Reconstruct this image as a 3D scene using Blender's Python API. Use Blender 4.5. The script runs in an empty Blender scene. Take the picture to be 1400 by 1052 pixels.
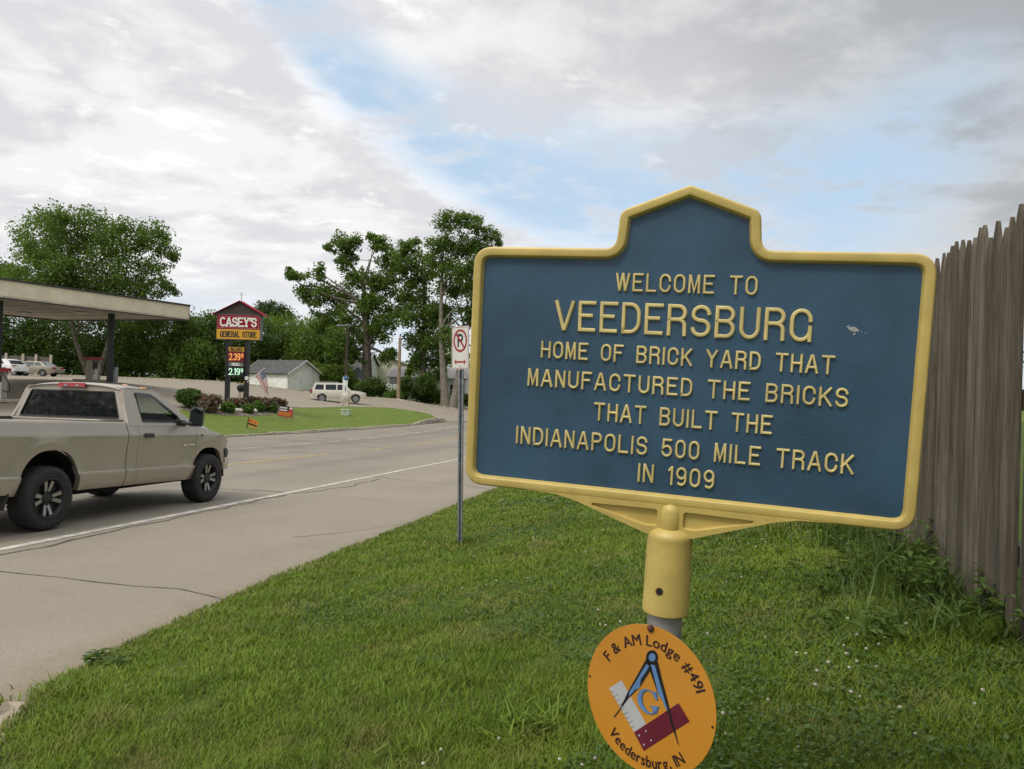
import bpy, bmesh, math, random
import numpy as np
from mathutils import Vector, Matrix
from mathutils.geometry import tessellate_polygon

SC = bpy.context.scene
COL = SC.collection
rnd = random.Random(7)
PI = math.pi

# ------------------------------------------------------------------ camera
F = 1088.0                       # focal length in photo pixels (1400 wide)
ROLL = math.radians(1.5)
CR = np.array([math.cos(ROLL), 0, math.sin(ROLL)])
CU = np.array([-math.sin(ROLL), 0, math.cos(ROLL)])
CF = np.array([0, 1.0, 0])
C0 = np.array([0, 0, 1.73])
cam = bpy.data.cameras.new("camera")
cam.sensor_width = 36
cam.lens = 36 * F / 1400
cam.clip_start = 0.05
cam.clip_end = 5000
camo = bpy.data.objects.new("camera", cam)
COL.objects.link(camo)
M4 = Matrix.Identity(4)
for i in range(3):
    M4[i][0] = CR[i]; M4[i][1] = CU[i]; M4[i][2] = -CF[i]; M4[i][3] = C0[i]
camo.matrix_world = M4
SC.camera = camo

# ------------------------------------------------------------------ sky and sun
SUN_EL, SUN_AZ = math.radians(54), math.radians(-138)   # azimuth clockwise from +Y
SC.view_settings.view_transform = 'Standard'
SC.view_settings.look = 'None'
SC.view_settings.exposure = 0.3
SC.view_settings.gamma = 1.0
SC.view_settings.use_curve_mapping = False
world = bpy.data.worlds.new("World")
SC.world = world
world.use_nodes = True


class NT:
    """small node-tree helper"""
    def __init__(s, tree):
        s.t = tree
        s.t.nodes.clear()
    def n(s, typ, **kw):
        nd = s.t.nodes.new(typ)
        for k, v in kw.items():
            setattr(nd, k, v)
        return nd
    def put(s, sock, v):
        if isinstance(v, bpy.types.NodeSocket):
            s.t.links.new(v, sock)
        elif v is not None:
            if sock.type == 'RGBA' and len(v) == 3:
                v = (*v, 1)
            sock.default_value = v
    def math(s, op, a, b=None, c=None, clamp=False):
        nd = s.n('ShaderNodeMath', operation=op, use_clamp=clamp)
        for i, v in enumerate((a, b, c)):
            s.put(nd.inputs[i], v)
        return nd.outputs[0]
    def mix(s, f, a, b, mode='MIX'):
        nd = s.n('ShaderNodeMix', data_type='RGBA', blend_type=mode)
        s.put(nd.inputs[0], f); s.put(nd.inputs[6], a); s.put(nd.inputs[7], b)
        return nd.outputs[2]
    def noise(s, vec, scale, detail=4, rough=.55, dist=0.0, out=0):
        nd = s.n('ShaderNodeTexNoise')
        if vec is not None:
            s.put(nd.inputs['Vector'], vec)
        nd.inputs['Scale'].default_value = scale
        nd.inputs['Detail'].default_value = detail
        nd.inputs['Roughness'].default_value = rough
        nd.inputs['Distortion'].default_value = dist
        return nd.outputs[out]
    def rng(s, v, a, b, c=0.0, d=1.0, smooth=True):
        nd = s.n('ShaderNodeMapRange', interpolation_type='SMOOTHSTEP' if smooth else 'LINEAR')
        s.put(nd.inputs[0], v)
        for i, q in enumerate((a, b, c, d)):
            nd.inputs[i + 1].default_value = q
        return nd.outputs[0]
    def comb(s, x, y, z=0.0):
        nd = s.n('ShaderNodeCombineXYZ')
        for i, v in enumerate((x, y, z)):
            s.put(nd.inputs[i], v)
        return nd.outputs[0]
    def bump(s, h, strength=.3, dist=.01):
        nd = s.n('ShaderNodeBump')
        nd.inputs['Strength'].default_value = strength
        nd.inputs['Distance'].default_value = dist
        s.put(nd.inputs['Height'], h)
        return nd.outputs[0]


def build_world():
    t = NT(world.node_tree)
    out = t.n('ShaderNodeOutputWorld')
    sky = t.n('ShaderNodeTexSky', sky_type='NISHITA')
    sky.sun_disc = False
    sky.sun_elevation = SUN_EL
    sky.sun_rotation = SUN_AZ
    bsky = t.n('ShaderNodeBackground')
    t.put(bsky.inputs[0], t.mix(.86, sky.outputs[0], (3.8, 5.0, 6.3)))
    bsky.inputs[1].default_value = .115
    geo = t.n('ShaderNodeNewGeometry')
    sep = t.n('ShaderNodeSeparateXYZ')
    tc = t.n('ShaderNodeTexCoord')
    t.put(sep.inputs[0], tc.outputs['Generated'])
    x, y, z = sep.outputs
    az = t.math('ARCTAN2', x, y)
    el = t.math('ARCSINE', t.math('MINIMUM', t.math('MAXIMUM', z, -1.0), 1.0))
    # cloud-layer coordinates: perspective of a flat layer overhead
    zz = t.math('ADD', t.math('MAXIMUM', z, 0.0), .16)
    u = t.math('DIVIDE', x, zz)
    v = t.math('DIVIDE', y, zz)
    p = t.comb(t.math('MULTIPLY', u, 1.0), t.math('MULTIPLY', v, 1.0))
    n1 = t.noise(p, 1.15, 7, .58, .25)
    n2 = t.noise(p, 2.9, 6, .6, .2)
    n3 = t.noise(p, .55, 4, .5)
    w = t.math('SUBTRACT', n1, .5)
    w2 = t.math('SUBTRACT', n2, .5)
    # the long gap between the two cloud decks, a band that falls to the right
    line = t.math('ADD', t.math('MULTIPLY', az, -.330), .262)
    line = t.math('ADD', line, t.math('MULTIPLY', t.math('MULTIPLY', az, az), .761))
    dist = t.math('SUBTRACT', el, line)
    dist = t.math('ADD', dist, t.math('MULTIPLY', w, .16))
    dist = t.math('ADD', dist, t.math('MULTIPLY', w2, .07))
    ad = t.math('ABSOLUTE', dist)
    # the gap widens to the right and its upper side frays
    wid = t.rng(az, -.35, .15, .95, 1.5)
    adw = t.math('DIVIDE', ad, wid)
    gap = t.rng(adw, .012, .082, 1, 0)
    side = t.math('MULTIPLY', t.rng(az, -.70, -.36, 0, 1), t.rng(az, .62, .42, 0, 1))
    gap = t.math('MULTIPLY', gap, side)
    # low bright opening just over the tree line
    low = t.rng(t.math('ADD', el, t.math('MULTIPLY', w, .10)), .13, .07, 0, .55)
    holes = t.rng(t.math('ADD', n2, t.math('MULTIPLY', w, .6)), .60, .74, 0, .7)
    gapn = t.math('MULTIPLY', gap, t.rng(t.math('ADD', n2, t.math('MULTIPLY', w, .5)), .36, .58, .30, 1.0))
    # ragged shreds of cloud inside the opening
    clear = t.math('MAXIMUM', gapn, t.math('MULTIPLY', holes, t.math('MULTIPLY', gap, 1.0)))
    clear = t.math('MAXIMUM', clear, t.math('MULTIPLY', low, t.rng(n1, .40, .60, .2, 1)))
    # brightness of the deck: pale to the left, slate to the upper right
    dark = t.rng(t.math('ADD', t.math('ADD', az, t.math('MULTIPLY', el, .9)), t.math('MULTIPLY', w, .55)), .20, .92, 0, 1)
    thick = t.rng(t.math('ADD', n1, t.math('MULTIPLY', w2, 1.1)), .36, .62, 0, 1)
    lit = t.mix(thick, (.60, .60, .625), (.765, .757, .752))
    edge = t.math('MULTIPLY', t.rng(ad, .10, .03, 0, 1), t.rng(dist, -.01, -.05, 0, 1))
    lit = t.mix(t.math('MULTIPLY', edge, t.rng(n2, .42, .60, 0, .9)), lit, (.98, .97, .96))
    puff = t.noise(p, 6.5, 6, .62, .3)
    lit = t.mix(t.rng(t.math('ADD', puff, t.math('MULTIPLY', w, .5)), .56, .72, 0, .7), lit, (.90, .89, .88))
    slate = t.mix(thick, (.33, .345, .36), (.46, .475, .49))
    cl = t.mix(dark, lit, slate)
    cl = t.mix(t.rng(el, .22, .03, 0, .55), cl, (.74, .76, .775))
    bcl = t.n('ShaderNodeBackground')
    t.put(bcl.inputs[0], cl)
    # open sky overhead and behind is brighter than the part in view
    t.put(bcl.inputs[1], t.rng(el, .50, 1.2, 1.0, 2.6))
    mixs = t.n('ShaderNodeMixShader')
    t.put(mixs.inputs[0], clear)
    t.t.links.new(bcl.outputs[0], mixs.inputs[1])
    t.t.links.new(bsky.outputs[0], mixs.inputs[2])
    t.t.links.new(mixs.outputs[0], out.inputs[0])


build_world()
sun = bpy.data.lights.new("sun", 'SUN')
sun.energy = 1.35
sun.angle = math.radians(14)
sun.color = (1, .95, .86)
suno = bpy.data.objects.new("sun", sun)
COL.objects.link(suno)
sd = Vector((math.sin(SUN_AZ) * math.cos(SUN_EL), math.cos(SUN_AZ) * math.cos(SUN_EL), math.sin(SUN_EL)))
suno.rotation_euler = sd.to_track_quat('Z', 'Y').to_euler()
suno.location = (0, 0, 40)

# ------------------------------------------------------------------ mesh helpers

def W(px, py, Z):
    """world point seen at photo pixel (px,py) at depth Z"""
    return C0 + CR * ((px - 700) / F * Z) - CU * ((py - 526) / F * Z) + CF * Z


def CW(v):
    """camera-space direction (x right, y down, z forward) to world"""
    return CR * v[0] - CU * v[1] + CF * v[2]


class MB:
    def __init__(s):
        s.v = []; s.f = []; s.m = []; s.n = 0
        s.uv = None
    def add(s, V, Fc, mi=0):
        V = np.asarray(V, float).reshape(-1, 3)
        s.v.append(V)
        for q in Fc:
            s.f.append([int(i) + s.n for i in q]); s.m.append(mi)
        s.n += len(V)
        return s
    def box(s, c, size, rot=None, mi=0):
        sx, sy, sz = [q / 2 for q in size]
        V = np.array([[x, y, z] for x in (-sx, sx) for y in (-sy, sy) for z in (-sz, sz)])
        if rot is not None:
            V = V @ np.array(rot).T
        return s.add(V + np.array(c), [(0, 1, 3, 2), (4, 6, 7, 5), (0, 4, 5, 1), (2, 3, 7, 6), (0, 2, 6, 4), (1, 5, 7, 3)], mi)
    def quad(s, a, b, c, d, mi=0):
        return s.add([a, b, c, d], [(0, 1, 2, 3)], mi)
    def tube(s, pts, rad, n=8, mi=0, cap=True):
        pts = np.asarray(pts, float)
        k = len(pts)
        rad = np.full(k, rad, float) if np.isscalar(rad) else np.asarray(rad, float)
        V = []
        prev = None
        for i in range(k):
            d = pts[min(i + 1, k - 1)] - pts[max(i - 1, 0)]
            d = d / (np.linalg.norm(d) + 1e-12)
            if prev is None:
                a = np.array([0, 0, 1.0]) if abs(d[2]) < .9 else np.array([1.0, 0, 0])
                e = np.cross(d, a)
            else:
                e = prev - d * (prev @ d)
            e /= np.linalg.norm(e) + 1e-12
            prev = e
            g = np.cross(d, e)
            for j in range(n):
                th = 2 * PI * j / n
                V.append(pts[i] + rad[i] * (math.cos(th) * e + math.sin(th) * g))
        Fc = [(i * n + j, i * n + (j + 1) % n, (i + 1) * n + (j + 1) % n, (i + 1) * n + j) for i in range(k - 1) for j in range(n)]
        if cap:
            Fc.append(tuple(range(n))[::-1]); Fc.append(tuple(range((k - 1) * n, k * n)))
        return s.add(V, Fc, mi)
    def lathe(s, prof, n=24, fr=None, mi=0, closed=False):
        """prof: (radius, height) list about the local axis fr=(origin, ex, ey, ez)"""
        o, ex, ey, ez = fr if fr else (np.zeros(3), np.array([1., 0, 0]), np.array([0, 1., 0]), np.array([0, 0, 1.]))
        V = [o + r * (math.cos(2 * PI * j / n) * ex + math.sin(2 * PI * j / n) * ey) + h * ez for r, h in prof for j in range(n)]
        k = len(prof)
        Fc = [(i * n + j, i * n + (j + 1) % n, (i + 1) * n + (j + 1) % n, (i + 1) * n + j) for i in range(k - 1) for j in range(n)]
        if closed:
            Fc += [((k - 1) * n + j, (k - 1) * n + (j + 1) % n, (j + 1) % n, j) for j in range(n)]
        return s.add(V, Fc, mi)
    def grid(s, fn, nu, nv, mi=0, skip=True):
        V = np.array([[fn(i / nu, j / nv) for j in range(nv + 1)] for i in range(nu + 1)]).reshape(-1, 3)
        Fc = []
        for i in range(nu):
            for j in range(nv):
                q = (i * (nv + 1) + j, (i + 1) * (nv + 1) + j, (i + 1) * (nv + 1) + j + 1, i * (nv + 1) + j + 1)
                Fc.append(q)
        return s.add(V, Fc, mi)
    def plate(s, outer, holes=(), f=None, th=.01, mi=0, mi_side=None, back=True):
        """flat polygon (with holes) given in 2D; f(a,b,k) maps to 3D, k=0 front, 1 back"""
        loops = [list(outer)] + [list(h) for h in holes]
        pts = [p for l in loops for p in l]
        tri = tessellate_polygon([[Vector((p[0], p[1], 0)) for p in l] for l in loops])
        if f is None:
            f = lambda a, b, k: (a, b, -k * th)
        n = len(pts)
        V = [f(p[0], p[1], 0) for p in pts] + [f(p[0], p[1], 1) for p in pts]
        Fc = []
        for a, b, c in tri:
            A, B, C = pts[a], pts[b], pts[c]
            cr = (B[0] - A[0]) * (C[1] - A[1]) - (B[1] - A[1]) * (C[0] - A[0])
            if abs(cr) < 1e-12:
                continue
            if cr < 0:
                b, c = c, b
            Fc.append((a, b, c))
            if back:
                Fc.append((a + n, c + n, b + n))
        s.add(V, Fc, mi)
        base = s.n - 2 * n
        o = 0
        for l in loops:
            k = len(l)
            for i in range(k):
                j = (i + 1) % k
                s.f.append([base + o + i, base + o + i + n, base + o + j + n, base + o + j]); s.m.append(mi if mi_side is None else mi_side)
            o += k
        return s
    def build(s, name, mats, parent=None, smooth=35, fix=True, bevel=0, loc=None):
        me = bpy.data.meshes.new(name)
        V = np.concatenate(s.v) if s.v else np.zeros((0, 3))
        me.from_pydata(V.tolist(), [], s.f)
        if not isinstance(mats, (list, tuple)):
            mats = [mats]
        for m in mats:
            me.materials.append(m)
        if len(mats) > 1:
            me.polygons.foreach_set('material_index', s.m)
        if fix:
            bm = bmesh.new(); bm.from_mesh(me)
            bmesh.ops.remove_doubles(bm, verts=bm.verts, dist=1e-5)
            bmesh.ops.dissolve_degenerate(bm, dist=1e-5, edges=bm.edges)
            bmesh.ops.recalc_face_normals(bm, faces=bm.faces)
            bm.to_mesh(me); bm.free()
        if smooth:
            me.polygons.foreach_set('use_smooth', [True] * len(me.polygons))
            me.set_sharp_from_angle(angle=math.radians(smooth))
        me.update()
        o = bpy.data.objects.new(name, me)
        COL.objects.link(o)
        if parent is not None:
            o.parent = parent
        if loc is not None:
            o.location = loc
        if bevel:
            b = o.modifiers.new('bevel', 'BEVEL'); b.width = bevel; b.segments = 2; b.limit_method = 'ANGLE'; b.angle_limit = math.radians(40)
        return o


def big_mesh(name, V, faces4=None, tris=None, mat=None, parent=None, attr=None, smooth=False):
    """fast numpy mesh for leaves and blades"""
    me = bpy.data.meshes.new(name)
    V = np.asarray(V, np.float32)
    me.vertices.add(len(V)); me.vertices.foreach_set('co', V.ravel())
    idx = []; starts = []; tot = 0
    if faces4 is not None and len(faces4):
        idx.append(np.asarray(faces4, np.int32).ravel()); starts.append(np.arange(len(faces4), dtype=np.int32) * 4); tot = len(faces4) * 4
    if tris is not None and len(tris):
        idx.append(np.asarray(tris, np.int32).ravel()); starts.append(np.arange(len(tris), dtype=np.int32) * 3 + tot)
    idx = np.concatenate(idx); starts = np.concatenate(starts)
    me.loops.add(len(idx)); me.loops.foreach_set('vertex_index', idx)
    me.polygons.add(len(starts)); me.polygons.foreach_set('loop_start', starts)
    if attr is not None:
        a = me.attributes.new('shade', 'FLOAT', 'POINT'); a.data.foreach_set('value', np.asarray(attr, np.float32))
    if mat:
        me.materials.append(mat)
    me.update(calc_edges=True)
    if smooth:
        me.polygons.foreach_set('use_smooth', [True] * len(me.polygons))
    o = bpy.data.objects.new(name, me)
    COL.objects.link(o)
    if parent is not None:
        o.parent = parent
    return o


def T(name, label, cat, loc=(0, 0, 0), rz=0.0, group=None):
    o = bpy.data.objects.new(name, None); COL.objects.link(o)
    o.empty_display_size = .2
    o.location = tuple(loc); o.rotation_euler = (0, 0, rz)
    o['label'] = label; o['category'] = cat
    if group: o['group'] = group
    return o


def tag(o, label, cat, group=None):
    o['label'] = label; o['category'] = cat
    if group: o['group'] = group
    return o


def struct(o, kind='structure'):
    o['kind'] = kind
    return o


def copy_tree(o, parent=None):
    c = o.copy(); COL.objects.link(c)
    if parent is not None: c.parent = parent
    for ch in list(o.children):
        copy_tree(ch, c)
    return c


# ------------------------------------------------------------------ materials

def mat(name, col, rough=.6, metal=0.0, var=.12, scale=8, bump=0.0, bscale=60, bdist=.004, coat=0.0, spec=.5, col2=None, stretch=None, grime=0.0):
    m = bpy.data.materials.new(name); m.use_nodes = True
    t = NT(m.node_tree)
    out = t.n('ShaderNodeOutputMaterial'); b = t.n('ShaderNodeBsdfPrincipled')
    t.t.links.new(b.outputs[0], out.inputs[0])
    tc = t.n('ShaderNodeTexCoord')
    vec = tc.outputs['Object']
    if stretch:
        mp = t.n('ShaderNodeMapping'); t.put(mp.inputs[0], vec); mp.inputs['Scale'].default_value = stretch; vec = mp.outputs[0]
    n = t.noise(vec, scale, 5, .6)
    c2 = col2 or tuple(min(1, c * (1 + var * 2.2)) for c in col)
    c1 = col if col2 else tuple(c * (1 - var * 2.2) for c in col)
    c = t.mix(t.rng(n, .3, .7), c1, c2)
    if grime:
        g = t.noise(vec, scale * 3.7, 6, .7)
        c = t.mix(t.rng(g, .58, .78, 0, grime), c, (.06, .05, .04))
    t.put(b.inputs['Base Color'], c)
    t.put(b.inputs['Roughness'], t.rng(t.noise(vec, scale * 2.3, 3), .25, .75, max(0, rough - .08), min(1, rough + .08)))
    b.inputs['Metallic'].default_value = metal
    b.inputs['Coat Weight'].default_value = coat
    b.inputs['Coat Roughness'].default_value = .08
    b.inputs['Specular IOR Level'].default_value = spec
    if bump:
        t.put(b.inputs['Normal'], t.bump(t.noise(vec, bscale, 4, .6), bump, bdist))
    return m


def glow(name, col, strength):
    m = bpy.data.materials.new(name); m.use_nodes = True
    b = m.node_tree.nodes['Principled BSDF']
    b.inputs['Base Color'].default_value = (*[c * .3 for c in col], 1)
    b.inputs['Emission Color'].default_value = (*col, 1)
    b.inputs['Emission Strength'].default_value = strength
    return m


def glass(name, tint=(.6, .7, .7), trans=.6, rough=.03):
    m = bpy.data.materials.new(name); m.use_nodes = True
    t = NT(m.node_tree)
    out = t.n('ShaderNodeOutputMaterial')
    tr = t.n('ShaderNodeBsdfTransparent'); t.put(tr.inputs[0], tint)
    b = t.n('ShaderNodeBsdfPrincipled')
    b.inputs['Base Color'].default_value = (.01, .012, .014, 1); b.inputs['Roughness'].default_value = rough
    b.inputs['Specular IOR Level'].default_value = .7
    mx = t.n('ShaderNodeMixShader'); mx.inputs[0].default_value = 1 - trans
    t.t.links.new(tr.outputs[0], mx.inputs[1]); t.t.links.new(b.outputs[0], mx.inputs[2]); t.t.links.new(mx.outputs[0], out.inputs[0])
    return m


def leaf_mat(name, dark, light, transl=.28, yellow=None):
    m = bpy.data.materials.new(name); m.use_nodes = True
    t = NT(m.node_tree)
    out = t.n('ShaderNodeOutputMaterial')
    at = t.n('ShaderNodeAttribute'); at.attribute_name = 'shade'
    c = t.mix(at.outputs['Fac'], dark, light)
    b = t.n('ShaderNodeBsdfPrincipled')
    t.put(b.inputs['Base Color'], c); b.inputs['Roughness'].default_value = .55
    b.inputs['Specular IOR Level'].default_value = .3
    tr = t.n('ShaderNodeBsdfTranslucent'); t.put(tr.inputs[0], t.mix(.5, c, (light[0] * 1.5, light[1] * 1.6, light[2] * .8)))
    mx = t.n('ShaderNodeMixShader'); mx.inputs[0].default_value = transl
    t.t.links.new(b.outputs[0], mx.inputs[1]); t.t.links.new(tr.outputs[0], mx.inputs[2]); t.t.links.new(mx.outputs[0], out.inputs[0])
    return m


# ------------------------------------------------------------------ terrain
DR = np.array([.198, .980]); DR /= np.linalg.norm(DR)     # road direction
DL = np.array([-DR[1], DR[0]])                            # left of the road
E0 = np.array([-3.84, 0.0])                               # a point on the near road edge


def st(x, y):
    return x * DR[0] + y * DR[1], (x - E0[0]) * DL[0] + (y - E0[1]) * DL[1]


S0 = E0 @ DR


def xy(s, t):
    p = E0 + DL * t + DR * (s - S0)
    return p[0], p[1]


def road_z(s):
    s = np.asarray(s, float)
    a = -.035 * np.minimum(s, 30)
    q = np.clip(s - 30, 0, 30)
    return a - .035 * (q - q * q / 60)


def edge_t(s):
    """how far the grass falls back from the straight road edge"""
    return np.interp(np.asarray(s, float), [2.4, 3.0, 3.4, 3.7, 4.1, 4.7, 5.5, 7.5, 12, 20], [-1.25, -.85, -.50, -.36, -.25, -.17, -.10, -.03, -.06, -.05])


def width(s):
    s = np.asarray(s, float)
    return np.where(s < 35, 18.0, np.where(s < 64.5, 18 - 3 * (s - 35) / 29.5, 15.0))


_cp = []
for (px, py, Z) in [(150, 522, 48.7), (310, 549, 52), (465, 552, 70), (150, 518, 75), (40, 515, 75), (300, 523, 80), (435, 541, 80), (545, 547.5, 80), (609, 557.5, 82), (640, 563, 82), (700, 575, 84), (5, 548, 42), (520, 557.5, 66), (570, 564, 66)]:
    _cp.append(W(px, py, Z))
for s_ in range(-30, 100, 8):
    x_, y_ = xy(s_, float(width(s_)) + .1)
    _cp.append(np.array([x_, y_, float(road_z(s_))]))
for q in [(-60, 110, 1.7), (-20, 130, .8), (20, 130, -1.2), (60, 120, -1.6), (0, 260, -.5), (-110, 250, 2), (110, 250, -1), (-80, 60, 1.7), (-62, 30, 1.2), (-50, 12, .9), (-45, -20, 1.2), (-140, 100, 2), (0, 400, 0), (-300, 300, 2), (300, 300, -1)]:
    _cp.append(np.array(q, float))
_cp = np.array(_cp)
_A = np.linalg.norm(_cp[:, None, :2] - _cp[None, :, :2], axis=2) + 1e-6 * np.eye(len(_cp))
_b = _cp[:, 2]
_A2 = np.block([[_A, np.ones((len(_cp), 1))], [np.ones((1, len(_cp))), np.zeros((1, 1))]])
_w = np.linalg.solve(_A2, np.append(_b, 0))


def hgt(x, y):
    x = np.asarray(x, float); y = np.asarray(y, float)
    s, t = st(x, y)
    sh = x.shape
    xf, yf = x.ravel(), y.ravel()
    out = np.empty(len(xf))
    for i in range(0, len(xf), 20000):
        D = np.hypot(xf[i:i + 20000, None] - _cp[None, :, 0], yf[i:i + 20000, None] - _cp[None, :, 1])
        out[i:i + 20000] = D @ _w[:-1] + _w[-1]
    far = out.reshape(sh)
    r = road_z(s)
    e = edge_t(s); tv = t - e * np.clip(1 + t / 5.4, 0, 1)
    verge = r + .05 + .15 * np.clip(-tv, 0, 5.4) + .03 * np.clip(-t - 5.4, 0, 20) + .012 * np.sin(x * 3.1 + y * 1.7) * np.clip(-t, 0, 1)
    wd = width(s)
    return np.where(t < e, verge, np.where(t < wd, r, far))


def G(px, py, zlo=2.0, zhi=260.0):
    """world point where the ray through a photo pixel meets the terrain"""
    prev = zlo
    zs = np.geomspace(zlo, zhi, 400)
    P = C0[None] + ((px - 700) / F * zs)[:, None] * CR - ((py - 526) / F * zs)[:, None] * CU + zs[:, None] * CF
    d = P[:, 2] - hgt(P[:, 0], P[:, 1])
    k = np.argmax(d < 0)
    if d[k] >= 0: k = len(zs) - 1
    a, b = zs[max(k - 1, 0)], zs[k]
    for _ in range(30):
        m = (a + b) / 2
        p = W(px, py, m)
        if p[2] - float(hgt(p[0], p[1])) < 0: b = m
        else: a = m
    p = W(px, py, b)
    p[2] = float(hgt(p[0], p[1]))
    return p


def drop(p, dz=0.0):
    return np.array([p[0], p[1], float(hgt(p[0], p[1])) + dz])


def at(px, Z, dz=0.0):
    """ground point in pixel column px at depth Z"""
    y = 526.0
    for _ in range(6):
        p = W(px, y, Z)
        p = drop(p, dz)
        y = 526 - ((p - C0) @ CU) / ((p - C0) @ CF) * F
        p = W(px, y, Z)
    return drop(p, dz)


# ------------------------------------------------------------------ setting materials

def ground_mats():
    # lawn soil / far lawn
    def lawn(name, a, b, c, sc):
        m = bpy.data.materials.new(name); m.use_nodes = True
        t = NT(m.node_tree); out = t.n('ShaderNodeOutputMaterial'); p = t.n('ShaderNodeBsdfPrincipled')
        t.t.links.new(p.outputs[0], out.inputs[0])
        tc = t.n('ShaderNodeTexCoord'); v = tc.outputs['Object']
        n1 = t.noise(v, sc, 6, .65); n2 = t.noise(v, sc * .16, 4, .6); n3 = t.noise(v, sc * 9, 4, .7)
        col = t.mix(t.rng(n1, .35, .65), a, b)
        col = t.mix(t.rng(n2, .52, .72, 0, .75), col, c)
        col = t.mix(t.rng(n3, .3, .7, .0, .45), col, tuple(q * .45 for q in a))
        t.put(p.inputs['Base Color'], col); p.inputs['Roughness'].default_value = .9; p.inputs['Specular IOR Level'].default_value = .15
        t.put(p.inputs['Normal'], t.bump(t.math('ADD', n3, n1), .8, .03))
        return m
    M['soil'] = lawn('verge_soil', (.060, .095, .014), (.095, .135, .024), (.135, .118, .048), 5)
    M['lawn'] = lawn('lawn_green', (.115, .165, .030), (.150, .205, .040), (.185, .190, .060), 1.6)
    # pavement
    def pave(name, tan, grey, joints=True):
        m = bpy.data.materials.new(name); m.use_nodes = True
        t = NT(m.node_tree); out = t.n('ShaderNodeOutputMaterial'); p = t.n('ShaderNodeBsdfPrincipled')
        t.t.links.new(p.outputs[0], out.inputs[0])
        uv = t.n('ShaderNodeUVMap'); uv.uv_map = 'UVMap'
        sep = t.n('ShaderNodeSeparateXYZ'); t.put(sep.inputs[0], uv.outputs[0])
        S, TT = sep.outputs[0], sep.outputs[1]
        v = uv.outputs[0]
        mp = t.n('ShaderNodeMapping'); t.put(mp.inputs[0], v); mp.inputs['Scale'].default_value = (.10, 1.0, 1)
        streak = t.noise(mp.outputs[0], 1.1, 5, .6)
        big = t.noise(v, .35, 5, .6)
        mid = t.noise(v, 3.0, 5, .65)
        fine = t.noise(v, 55, 4, .75)
        vor = t.n('ShaderNodeTexVoronoi'); t.put(vor.inputs['Vector'], v); vor.inputs['Scale'].default_value = 90
        lane = t.math('ADD', TT, t.math('MULTIPLY', t.math('SUBTRACT', mid, .5), .25))
        f = t.math('MULTIPLY', t.rng(lane, 4.0, 4.25, 0, 1), 1.0)
        f2 = t.math('MULTIPLY', t.rng(lane, 9.2, 9.5, 0, 1), t.rng(lane, 14.0, 14.4, 1, 0))
        col = t.mix(t.math('MULTIPLY', f, .40), tan, grey)
        col = t.mix(t.math('MULTIPLY', f2, .75), col, grey)
        col = t.mix(t.rng(streak, .35, .70, 0, .35), col, tuple(q * .78 for q in tan))
        col = t.mix(t.rng(big, .42, .68, 0, .5), col, tuple(min(1, q * 1.22) for q in tan))
        dirt = t.math('ADD', TT, t.math('MULTIPLY', t.math('SUBTRACT', mid, .5), .9))
        col = t.mix(t.rng(dirt, .42, -.12, 0, .75), col, (.235, .185, .115))
        for c_ in (6.3, 11.4):      # oil drip down the middle of each lane
            dd = t.math('ABSOLUTE', t.math('SUBTRACT', t.math('ADD', TT, t.math('MULTIPLY', mid, .5)), c_ + .25))
            col = t.mix(t.math('MULTIPLY', t.rng(dd, .15, .75, .30, 0), t.rng(streak, .3, .6, .4, 1)), col, (.10, .092, .08))
        blot = t.noise(v, .9, 6, .7, .6)
        col = t.mix(t.rng(blot, .56, .70, 0, .35), col, tuple(q * .70 for q in tan))
        col = t.mix(t.rng(mid, .58, .75, 0, .28), col, tuple(q * .62 for q in tan))
        grit = t.noise(v, 17, 5, .8)
        col = t.mix(t.rng(grit, .40, .70, 0, .42), col, tuple(q * .66 for q in tan))
        col = t.mix(t.rng(fine, .38, .66, 0, .50), col, tuple(q * .52 for q in tan))
        col = t.mix(t.rng(vor.outputs['Distance'], .18, .05, 0, .25), col, tuple(min(1, q * 1.5) for q in tan))
        t.put(p.inputs['Base Color'], col); p.inputs['Roughness'].default_value = .88; p.inputs['Specular IOR Level'].default_value = .25
        t.put(p.inputs['Normal'], t.bump(fine, .5, .006))
        return m
    M['road'] = pave('road_surface', (.285, .250, .195), (.195, .180, .160))
    M['lot'] = pave('lot_surface', (.310, .268, .208), (.290, .252, .198))


M = {}
ground_mats()
M['kerb'] = mat('kerb_concrete', (.44, .39, .31), .9, var=.16, scale=3, bump=.4, grime=.3)
M['old_kerb'] = mat('old_kerb', (.25, .205, .15), .95, var=.22, scale=7, bump=.6, grime=.5)
M['white_paint'] = mat('line_white', (.44, .42, .37), .85, var=.14, scale=6, grime=.5)
M['yellow_paint'] = mat('line_yellow', (.42, .31, .09), .85, var=.2, scale=5, grime=.5)
M['tar'] = mat('crack_dark', (.10, .088, .068), .95, var=.25, scale=9)
M['bark'] = mat('bark', (.115, .095, .072), .95, var=.25, scale=6, bump=.9, bscale=14, bdist=.05, stretch=(2, 2, .5))
M['bark_pale'] = mat('bark_pale', (.20, .175, .14), .95, var=.2, scale=6, bump=.8, bscale=14, bdist=.05, stretch=(2, 2, .5))
M['black'] = mat('black_paint', (.012, .012, .013), .5, var=.15)
M['black_plastic'] = mat('black_plastic', (.018, .018, .019), .55, var=.15, scale=20)
M['rubber'] = mat('tyre_rubber', (.022, .021, .020), .8, var=.15, scale=14, bump=.3, bscale=50)
M['chrome'] = mat('chrome', (.72, .73, .74), .12, metal=1, var=.03)
M['steel'] = mat('galvanised_steel', (.33, .35, .37), .42, metal=.75, var=.12, scale=18, bump=.1)
M['white'] = mat('white_paint', (.74, .73, .70), .55, var=.05, scale=5)
M['siding'] = mat('white_siding', (.86, .84, .81), .75, var=.05, scale=2)
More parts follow.
